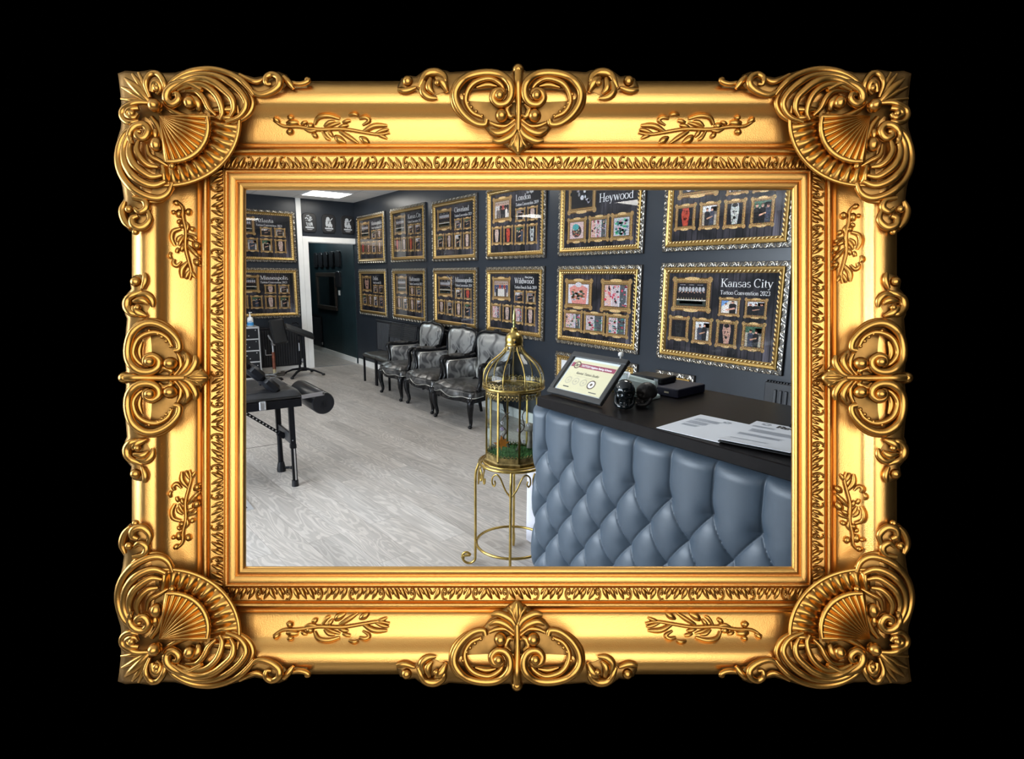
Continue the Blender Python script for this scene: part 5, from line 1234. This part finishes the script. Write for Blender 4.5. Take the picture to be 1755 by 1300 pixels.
# ---------------------------------------------------------------- other things on the worktop
MINT = mat('mint_plastic', (.74, .88, .86), .35)
t = thing('card_terminal', 'mint green card terminal propped upright behind the rough skull', 'card terminal', (1.645, 1.440, 1.0505), RZ+.10)
rt = Matrix.Rotation(math.radians(-16), 3, 'X') @ Matrix.Rotation(math.radians(4), 3, 'Y')
def R_(mb): mb.v = [tuple(rt @ Vector(v)) for v in mb.v]; return mb
rp_ = [(x_*.76, z_*.92) for (x_, z_) in [(-.080, .006), (-.074, 0), (.074, 0), (.080, .006), (.082, .072), (.076, .080), (-.076, .080), (-.082, .072)]]
zmin = .006
def lift(mb): mb.v = [(v[0], v[1], v[2]+zmin) for v in mb.v]; return mb
obj('housing', lift(R_(MB().prism(rp_, 0, .024, .006, axes=XZ))), MINT, t, 40)
obj('back_panel', lift(R_(MB().prism([(p[0]*.74-.006, p[1]*.62+.012) for p in rp_], .024, .029, .004, axes=XZ))), MINT, t, 40)
obj('prop_foot', MB().box((0, .035, .0085), (.10, .06, .016), bev=.004), MINT, t, 30)
t = thing('document_box', 'navy document box lying on the desk behind the card terminal', 'box', (1.855, 1.50, 1.0505), .10)
obj('box_body', MB().box((0, 0, .017), (.20, .26, .034), bev=.003), mat('navy_cloth_board', (.012, .012, .030), .5), t, 30)
obj('box_label', MB().box((-.1005, -.08, .017), (.001, .02, .006)), GREY, t, 0)
t = thing('black_case', 'flat black case lying on the navy document box', 'case', (1.84, 1.545, 1.0850), .14)
obj('case_body', MB().box((0, 0, .013), (.11, .155, .026), bev=.004), BLK_VINYL, t, 30); obj('clasp', MB().box((-.057, -.05, .015), (.003, .018, .010)), SILVER, t, 0)
t = thing('pump_bottle', 'clear pump bottle with a white pump behind the certificate', 'bottle', (1.672, 1.572, 1.0505))
obj('bottle', MB().lathe([(.001, 0), (.030, 0), (.033, .004), (.033, .085), (.028, .102), (.012, .110), (.012, .116), (.001, .116)], n=24), glass_mat('clear_bottle', (.86, .88, .88), 1.4), t, 50)
obj('liquid', MB().lathe([(.001, .003), (.0295, .003), (.0295, .075), (.001, .075)], n=24), glass_mat('clear_gel', (.80, .84, .84), 1.33), t, 50)
pm = MB().cyl((0, 0, .116), (0, 0, .128), .012); pm.cyl((0, 0, .128), (0, 0, .146), .0045); pm.lathe([(.001, .146), (.0095, .146), (.011, .150), (.011, .158), (.007, .162), (.001, .162)], n=18); pm.tube([(0, 0, .154), (.012, .012, .154), (.024, .024, .150)], .004, n=8); obj('pump', pm, WHITE, t, 50)
# papers
def sheet(name, label, corners, z, curl, sheets=1):
    """corners: far-left, far-right, near-right, near-left on the worktop"""
    A, B, C_, D = [np.array((*c, 0.0)) for c in corners]; o = (A+B+C_+D)/4; t = thing(name, label, 'papers', (o[0], o[1], z), 0, 'printed papers on the desk')
    def pos(u, v, h): p = (A*(1-u)+B*u)*(1-v)+(D*(1-u)+C_*u)*v-o; return (p[0], p[1], h+curl(u, v))
    m = MB()
    m.grid(lambda u, v: pos(u, v, .0016), 16, 16); m.grid(lambda u, v: pos(u, v, 0.0002), 16, 16, flip=True)
    m.grid(lambda u, v: pos(u, 1, .0016*v+.0002*(1-v)), 16, 1); m.grid(lambda u, v: pos(0, u, .0016*(1-v)+.0002*v), 16, 1)
    s = obj('sheet', m, PAPER, t, 40)
    return t, s, pos
def lines(pos, spec, m, par, name):
    for (u0, u1, v0, dv, n) in spec:
        g = MB()
        for k in range(n):
            v = v0+k*dv; e = u1-((k*7) % 5)*.02*(u1-u0)
            for j in range(6):
                a, b = u0+(e-u0)*j/6, u0+(e-u0)*(j+1)/6; g.quad([pos(a, v+dv*.5, .0022), pos(b, v+dv*.5, .0022), pos(b, v, .0022), pos(a, v, .0022)])
        obj(name, g, m, par, 0)
FAINT = mat('faint_print', (.42, .45, .50), .7)
def crest(pos, cu, cv, r, par):
    g = MB()
    for k in range(7): a = 2*PI*k/7; u, v = cu+r*math.cos(a), cv+r*.7*math.sin(a); g.quad([pos(u-r*.5, v+r*.3, .0023), pos(u+r*.5, v+r*.3, .0023), pos(u+r*.4, v-r*.3, .0023), pos(u-r*.4, v-r*.3, .0023)])
    obj('crest', g, FAINT, par, 0)
t, s, pos = sheet('printed_sheet', 'single printed sheet lying left of the clipboard papers', ((1.612, 1.142), (1.628, .952), (1.372, .905), (1.352, 1.112)), 1.0505, lambda u, v: .001)
lines(pos, [(.10, .55, .20, .018, 7), (.10, .45, .36, .018, 8), (.12, .40, .55, .018, 5)], FAINT, s, 'text_block'); crest(pos, .60, .14, .05, s)
t = thing('clipboard', 'black clipboard under the papers at the right of the desk', 'clipboard', (1.538, .842, 1.0525), 0)
M_ = Matrix.Rotation(-.20+PI/2+.02, 3, 'Z')
cb = MB().box((0, 0, .0025), (.205, .29, .004), Matrix.Rotation(.207, 3, 'Z') @ Matrix.Rotation(PI/2, 3, 'Z'), bev=.001); obj('board', cb, mat('black_hardboard', (.012, .012, .013), .4), t, 20)
obj('clip', MB().box((.143, .018, .0125), (.013, .028, .013), Matrix.Rotation(.207, 3, 'Z'), bev=.004), BLK_METAL, t, 30)
t, s, pos = sheet('printed_papers', 'printed review papers on the black clipboard', ((1.668, .972), (1.700, .770), (1.408, .722), (1.364, .908)), 1.0575, lambda u, v: .006*max(0, (v-.75)/.25)**2)
lines(pos, [(.06, .40, .20, .016, 4), (.12, .92, .34, .014, 9), (.06, .70, .56, .016, 5), (.06, .6, .78, .016, 2)], FAINT, s, 'text_block'); crest(pos, .20, .09, .05, s)
hd = MB(); serif_text(hd, 'Review', .030, lambda x, y: pos(.36+x/.205, .150-y/.30, .0024), weight=2.2, stretch=1.1); obj('heading', hd, INKD, s, 0)

# ================================================================ TATTOO BED
bed = thing('massage_bed', 'black folding massage bed at the left with a roll at its end', 'massage bed', (.25, 4.38, 0))
def bl(x, y, z): return (x-.25, y-4.38, z)
BX0, BX1, BY0, BY1 = -.72, 1.115, 4.075, 4.70
pd = MB()
def padf(u, v):
    x = BX0+(BX1-BX0)*u; y = BY0+(BY1-BY0)*v; e = min(u*(BX1-BX0), (1-u)*(BX1-BX0), v*(BY1-BY0), (1-v)*(BY1-BY0)); k = min(1, e/.035)
    sag = .05*max(0, (u-.86)/.14)*math.sin(PI*v)
    return bl(x, y, .668+.040*math.sqrt(max(0, 1-(1-k)**2)) - .012*math.sin(PI*v)*min(1, e/.1)+.004*math.sin(u*60)*math.sin(v*9)*min(1, e/.06))
pd.grid(padf, 70, 34); pd.box(bl((BX0+BX1)/2, (BY0+BY1)/2, .658), (BX1-BX0, BY1-BY0, .022), bev=.008); obj('padded_top', pd, mat('worn_black_vinyl', (.016, .016, .018), .36, 0, .5, var=.3, vscale=8, bmp=.3, bscale=30, bdist=.006), bed, 60)
rail = MB()
for y in (BY0+.012, BY1-.012): rail.box(bl((BX0+BX1)/2-.005, y, .616), (BX1-BX0-.01, .022, .056))
for x in (BX0+.02, BX1-.016): rail.box(bl(x, (BY0+BY1)/2, .616), (.022, BY1-BY0-.05, .056))
obj('frame_rail', rail, BLK_METAL, bed, 0)
lc = MB(); lc.box(bl(.845, BY0-.003, .622), (.045, .012, .062), bev=.004); lc.box(bl(.845, BY0-.011, .628), (.026, .006, .034), bev=.002); lc.cyl(bl(.83, BY0-.012, .60), bl(.83, BY0-.012, .648), .005, n=8); lc.cyl(bl(.86, BY0-.012, .60), bl(.86, BY0-.012, .648), .005, n=8); obj('latch', lc, SILVER, bed, 30)
LEGY = (4.10, 4.485)
for i, y in enumerate(LEGY):
    for x in (1.035, -.62):
        if x < 0: obj('leg', MB().box(bl(x, y, .30), (.032, .026, .596)), BLK_METAL, bed, 0); continue
        l = MB()
        if i == 0:
            l.box(bl(x, y, .45), (.036, .028, .28)); l.box(bl(x, y, .30), (.042, .034, .035), bev=.004); lo = obj('leg', l, BLK_METAL, bed, 20)
            q = MB().box(bl(x-.008, y, .165), (.014, .020, .27)); q.box(bl(x+.014, y, .165), (.006, .02, .27)); obj('leg_tube', q, BLK_METAL, lo, 0); obj('inner_tube', MB().box(bl(x+.005, y-.002, .165), (.010, .018, .27)), SILVER, lo, 0)
            obj('rubber_foot', MB().lathe([(.001, 0), (.025, 0), (.023, .045), (.001, .045)], c=bl(x, y, .0005), n=14), BLK_VINYL, lo, 40); obj('adjust_pin', MB().ball(bl(x-.004, y-.016, .345), .004, 8, 6), SILVER, lo, 40)
        else:
            l.box(bl(x, y, .44), (.036, .028, .30)); l.cyl(bl(x, y, .30), bl(x, y, .06), .017, .021, n=12); lo = obj('leg', l, BLK_METAL, bed, 30)
            ft = MB().lathe([(.001, 0), (.032, 0), (.034, .02), (.024, .075), (.001, .075)], c=bl(x, y, .0005), n=14); ft.cyl(bl(x, y, .028), bl(x+.055, y-.03, .028), .010, n=10); ft.ball(bl(x+.072, y-.04, .028), (.026, .018, .013)); obj('foot_clamp', ft, BLK_VINYL, lo, 50)
cbm = MB().box(bl(1.035, sum(LEGY)/2, .345), (.016, LEGY[1]-LEGY[0]-.028, .075)); obj('leg_crossbar', cbm, mat('grey_black_bar', (.05, .05, .052), .45), bed, 0)
ch = MB(); a_, b_ = np.array(bl(1.02, 4.29, .335)), np.array(bl(.705, 4.29, .595)); d_ = (b_-a_)/np.linalg.norm(b_-a_); n_ = np.array((-d_[2], 0, d_[0]))
Mx = Matrix(((d_[0], 0, n_[0]), (0, 1, 0), (d_[2], 0, n_[2]))); ch.box(tuple((a_+b_)/2), (float(np.linalg.norm(b_-a_)), .008, .022), Mx); br_ = obj('diagonal_brace', ch, BLK_METAL, bed, 0)
hs = MB()
for k in range(15): c_ = a_+(b_-a_)*(k+.5)/15; hs.box((c_[0], c_[1]-.0045, c_[2]), (.010, .002, .010), Mx)
obj('brace_holes', hs, mat('bright_worn_steel', (.6, .6, .58), .4, .8), br_, 0); obj('brace_bracket', MB().box(bl(1.005, 4.29, .345), (.06, .03, .04), Mx, bev=.004), BLK_METAL, br_, 20)
# roll at the end
ro = MB(); RC = (1.262, .588); RR = .083
ro.tube([bl(RC[0], 4.085, RC[1]), bl(RC[0], 4.095, RC[1]), bl(RC[0], 4.66, RC[1]), bl(RC[0], 4.67, RC[1])], [RR*.93, RR, RR, RR*.93], n=36); bo = obj('end_roll', ro, BLK_VINYL, bed, 40)
mg = MB(); rnd = random.Random(4)
for k in range(4): a = rnd.random()*3; mg.tube(crom([bl(RC[0]-.02+.012*k, 4.0845, RC[1]-.035), bl(RC[0]-.015+.012*k, 4.083, RC[1]-.01), bl(RC[0]-.012+.006*k, 4.0845, RC[1]+.018)], 3), .0035, n=5)
obj('vinyl_creases', mg, BLK_VINYL, bo, 60)
bk_ = MB().box(bl(1.185, 4.070, .660), (.16, .006, .028), Matrix.Rotation(-.06, 3, 'Y')); bk_.cyl(bl(1.26, 4.067, .664), bl(1.26, 4.09, .664), .008, n=8); obj('roll_bracket', bk_, SILVER, bed, 0)
# raised cushion at the left
cu = MB(); an = math.atan2(.18, .175)
for (d0, w_, th_) in ((.0, .13, .07), (.135, .12, .075), (.26, .14, .07)):
    c_ = np.array((.965-(d0+w_/2)*math.cos(an), 4.22, .712+(d0+w_/2)*math.sin(an)-.01)); cu.box(bl(*c_), (w_, .26, th_), Matrix.Rotation(an, 3, 'Y'), bev=.02)
cs = obj('raised_rest', cu, BLK_VINYL, bed, 40)
st = MB(); st.tube([bl(.985, 4.33, .715), bl(.90, 4.36, .80), bl(.80, 4.37, .90)], .012, n=8); st.box(bl(.90, 4.30, .735), (.05, .03, .02), bev=.004); obj('rest_strap', st, BLK_METAL, bed, 40)

# ================================================================ THINGS ALONG THE BACK WALL
TRM = mat('bright_aluminium_trim', (.74, .75, .77), .35, .6)
cab = thing('drawer_cabinet', 'black four drawer cabinet with bright aluminium edges', 'drawer cabinet', (1.62, 9.12, 0))
W, D_, Hh = .50, .44, .765
obj('cabinet_body', MB().box((0, 0, Hh/2), (W-.02, D_-.02, Hh-.02)), BLK_METAL, cab, 0)
tr = MB()
for x in (-W/2+.009, W/2-.009):
    for y in (-D_/2+.009, D_/2-.009): tr.box((x, y, Hh/2), (.018, .018, Hh))
for z in (.009, Hh-.009):
    for y in (-D_/2+.009, D_/2-.009): tr.box((0, y, z), (W-.036, .018, .018))
    for x in (-W/2+.009, W/2-.009): tr.box((x, 0, z), (.018, D_-.036, .018))
obj('edge_trim', tr, TRM, cab, 0)
zs = [.05, .255, .42, .588, .752]
for i in range(4):
    z0, z1 = zs[i], zs[i+1]; dr = MB().box((0, -D_/2-.004, (z0+z1)/2), (W-.045, .012, z1-z0-.022), bev=.002); do = obj('drawer', dr, mat('black_drawer_front', (.012, .013, .017), .35) if i == 0 else bpy.data.materials['black_drawer_front'], cab, 20)
    if i < 3 or True: obj('drawer_rail', MB().box((0, -D_/2-.003, z1-.004), (W-.038, .014, .018)), TRM, cab, 0)
    h = MB().tube([(-.02, -D_/2-.011, (z0+z1)/2+.012), (-.02, -D_/2-.03, (z0+z1)/2+.012), (.06, -D_/2-.03, (z0+z1)/2+.012), (.06, -D_/2-.011, (z0+z1)/2+.012)], .006, n=8); obj('handle', h, TRM, do, 40)
    k = MB().ball((.10, -D_/2-.011, (z0+z1)/2-.035), .008, 8, 6); k.ball((.195, -D_/2-.011, (z0+z1)/2+.045), .008, 8, 6); obj('rivet', k, TRM, do, 60)
l = MB()
for z in (.30, .62): l.box((W/2+.006, -.12, z), (.012, .03, .07), bev=.003)
obj('side_catch', l, SILVER, cab, 20)
t = thing('lotion_bottle', 'white pump bottle with a blue label on the drawer cabinet', 'bottle', (1.775, 8.99, Hh+.001))
obj('bottle', MB().lathe([(.001, 0), (.040, 0), (.043, .006), (.041, .105), (.034, .125), (.014, .138), (.014, .148), (.001, .148)], n=20), WHITE, t, 50)
obj('label', MB().lathe([(.0435, .012), (.0428, .060)], n=20), mat('blue_label', (.06, .30, .62), .5), t, 50)
obj('label_print', MB().lathe([(.0437, .066), (.0432, .082)], n=20, a0=3.9, a1=5.0), mat('grey_blue_print', (.25, .35, .5), .5), t, 50)
pm = MB().cyl((0, 0, .148), (0, 0, .165), .015); pm.cyl((0, 0, .165), (0, 0, .195), .006); pm.box((.008, 0, .200), (.045, .016, .012), bev=.004); obj('pump', pm, WHITE, t, 40)

t = thing('padded_leg_rest', 'tall black padded rest on a chrome post, between cabinet and arm rest', 'padded rest', (2.10, 9.0, 0))
tilt = Matrix.Rotation(math.radians(-9), 3, 'Y')
obj('pad', MB().box((.055, -.02, .672), (.215, .075, .375), Matrix.Rotation(math.radians(-8), 3, 'Y') @ Matrix.Rotation(math.radians(-6), 3, 'X'), bev=.022), PADV, t, 40)
p_ = MB().cyl((-.02, .05, .03), (-.025, .05, .50), .016); po = obj('post', p_, SILVER, t, 40); obj('worn_sleeve', MB().cyl((-.02, .05, .06), (-.022, .05, .36), .024), mat('rust_red_sleeve', (.22, .06, .03), .5, .2, var=.5, vscale=12), po, 40); obj('worn_collar', MB().cyl((-.02, .05, .028), (-.02, .05, .10), .0245), mat('worn_cream_enamel', (.50, .42, .24), .5), po, 40)
br2 = MB(); br2.tube([(-.06, .05, .56), (-.085, .03, .62), (-.02, .03, .50)], .012, n=8); br2.box((-.02, .04, .49), (.06, .05, .06), bev=.008); br2.tube([(-.025, .05, .32), (-.13, .05, .32), (-.13, .05, .40)], .007, n=8); obj('clamp', br2, SILVER, t, 40)
fb_ = MB().box((0, .03, .016), (.20, .18, .03), bev=.008); fb_.box((.10, .05, .03), (.06, .07, .05), bev=.01); obj('foot_plate', fb_, mat('scuffed_brown_steel', (.06, .05, .04), .5), t, 30)

t = thing('arm_rest_stand', 'black sloping arm rest on a tripod stand before the white post', 'arm rest', (2.445, 8.85, 0))
ar_ = math.radians(23); ex_ = (math.cos(ar_), 0, -math.sin(ar_))
obj('pad', MB().box((-.02, 0, .672), (.45, .19, .04), Matrix.Rotation(ar_, 3, 'Y') @ Matrix.Rotation(math.radians(24), 3, 'X'), bev=.016), PADV, t, 40)
obj('pad_bracket', MB().box((.02, 0, .612), (.13, .06, .03), Matrix.Rotation(ar_*.5, 3, 'Y'), bev=.006), BLK_METAL, t, 30)
obj('post', MB().cyl((.035, 0, .08), (.03, 0, .61), .021), BLK_METAL, t, 40); ip = MB().cyl((-.035, .03, .11), (-.035, .03, .55), .016); obj('side_post', ip, BLK_METAL, t, 40); obj('gas_strut', MB().cyl((-.035, .0, .38), (-.035, .0, .50), .010), SILVER, t, 40)
hb_ = MB().tube([(.06, -.05, .60), (.12, -.06, .585), (.18, -.06, .575)], .007, n=8); hb_.tube([(-.10, .10, .79), (-.03, .10, .80), (0, .10, .775)], .010, n=8); obj('lever', hb_, BLK_METAL, t, 40)
hub = MB().box((0, 0, .095), (.13, .11, .05), bev=.012); obj('hub', hub, BLK_METAL, t, 30)
for (x, y) in ((.255, -.175), (-.235, -.275), (-.20, .255), (.20, .22)):
    l = MB().tube([(x*.15, y*.15, .098), (x*.55, y*.55, .078), (x*.97, y*.97, .026)], [.026, .022, .017], n=8, flat=.7); lo = obj('leg', l, BLK_METAL, t, 40); obj('rubber_foot', MB().ball((x, y, .018), (.028, .028, .0175), 12, 8), BLK_VINYL, lo, 50)

# cable and pedal on the floor by the cabinet
t = thing('foot_pedal', 'black foot pedal with a coiled cable on the floor by the cabinet', 'pedal', (2.02, 8.62, 0))
obj('pedal_plate', MB().lathe([(.001, 0), (.075, 0), (.078, .012), (.06, .03), (.001, .034)], n=20, c=(0, 0, .0005)), BLK_METAL, t, 40)
cbl = MB().tube(crom([(.07*math.cos(k*.9)*(1+.05*k)-.11, .05*math.sin(k*.9)*(1+.05*k), .008+.008*k) for k in range(15)], 3), .007, n=6); obj('cable', cbl, mat('grey_cable', (.22, .23, .24), .5), t, 60)

# entrance mat sunk in the floor at the left, with a bright metal edge
t = thing('entrance_mat', 'dark floor mat with a bright metal edge at the far left', 'mat', (-.05, 3.925, 0), .04)
obj('mat_pile', MB().box((0, 0, .003), (1.42, .22, .005)), mat('dark_mat_pile', (.05, .055, .06), .9, 0, .2, bmp=.6, bscale=200, bdist=.004), t, 0)
e = MB()
for (x, y, dx, dy) in ((.725, 0, .03, .28), (-.725, 0, .03, .28), (0, -.125, 1.42, .03), (0, .125, 1.42, .03)): e.box((x, y, .004), (dx, dy, .007))
obj('metal_edge', e, TRM, t, 0)
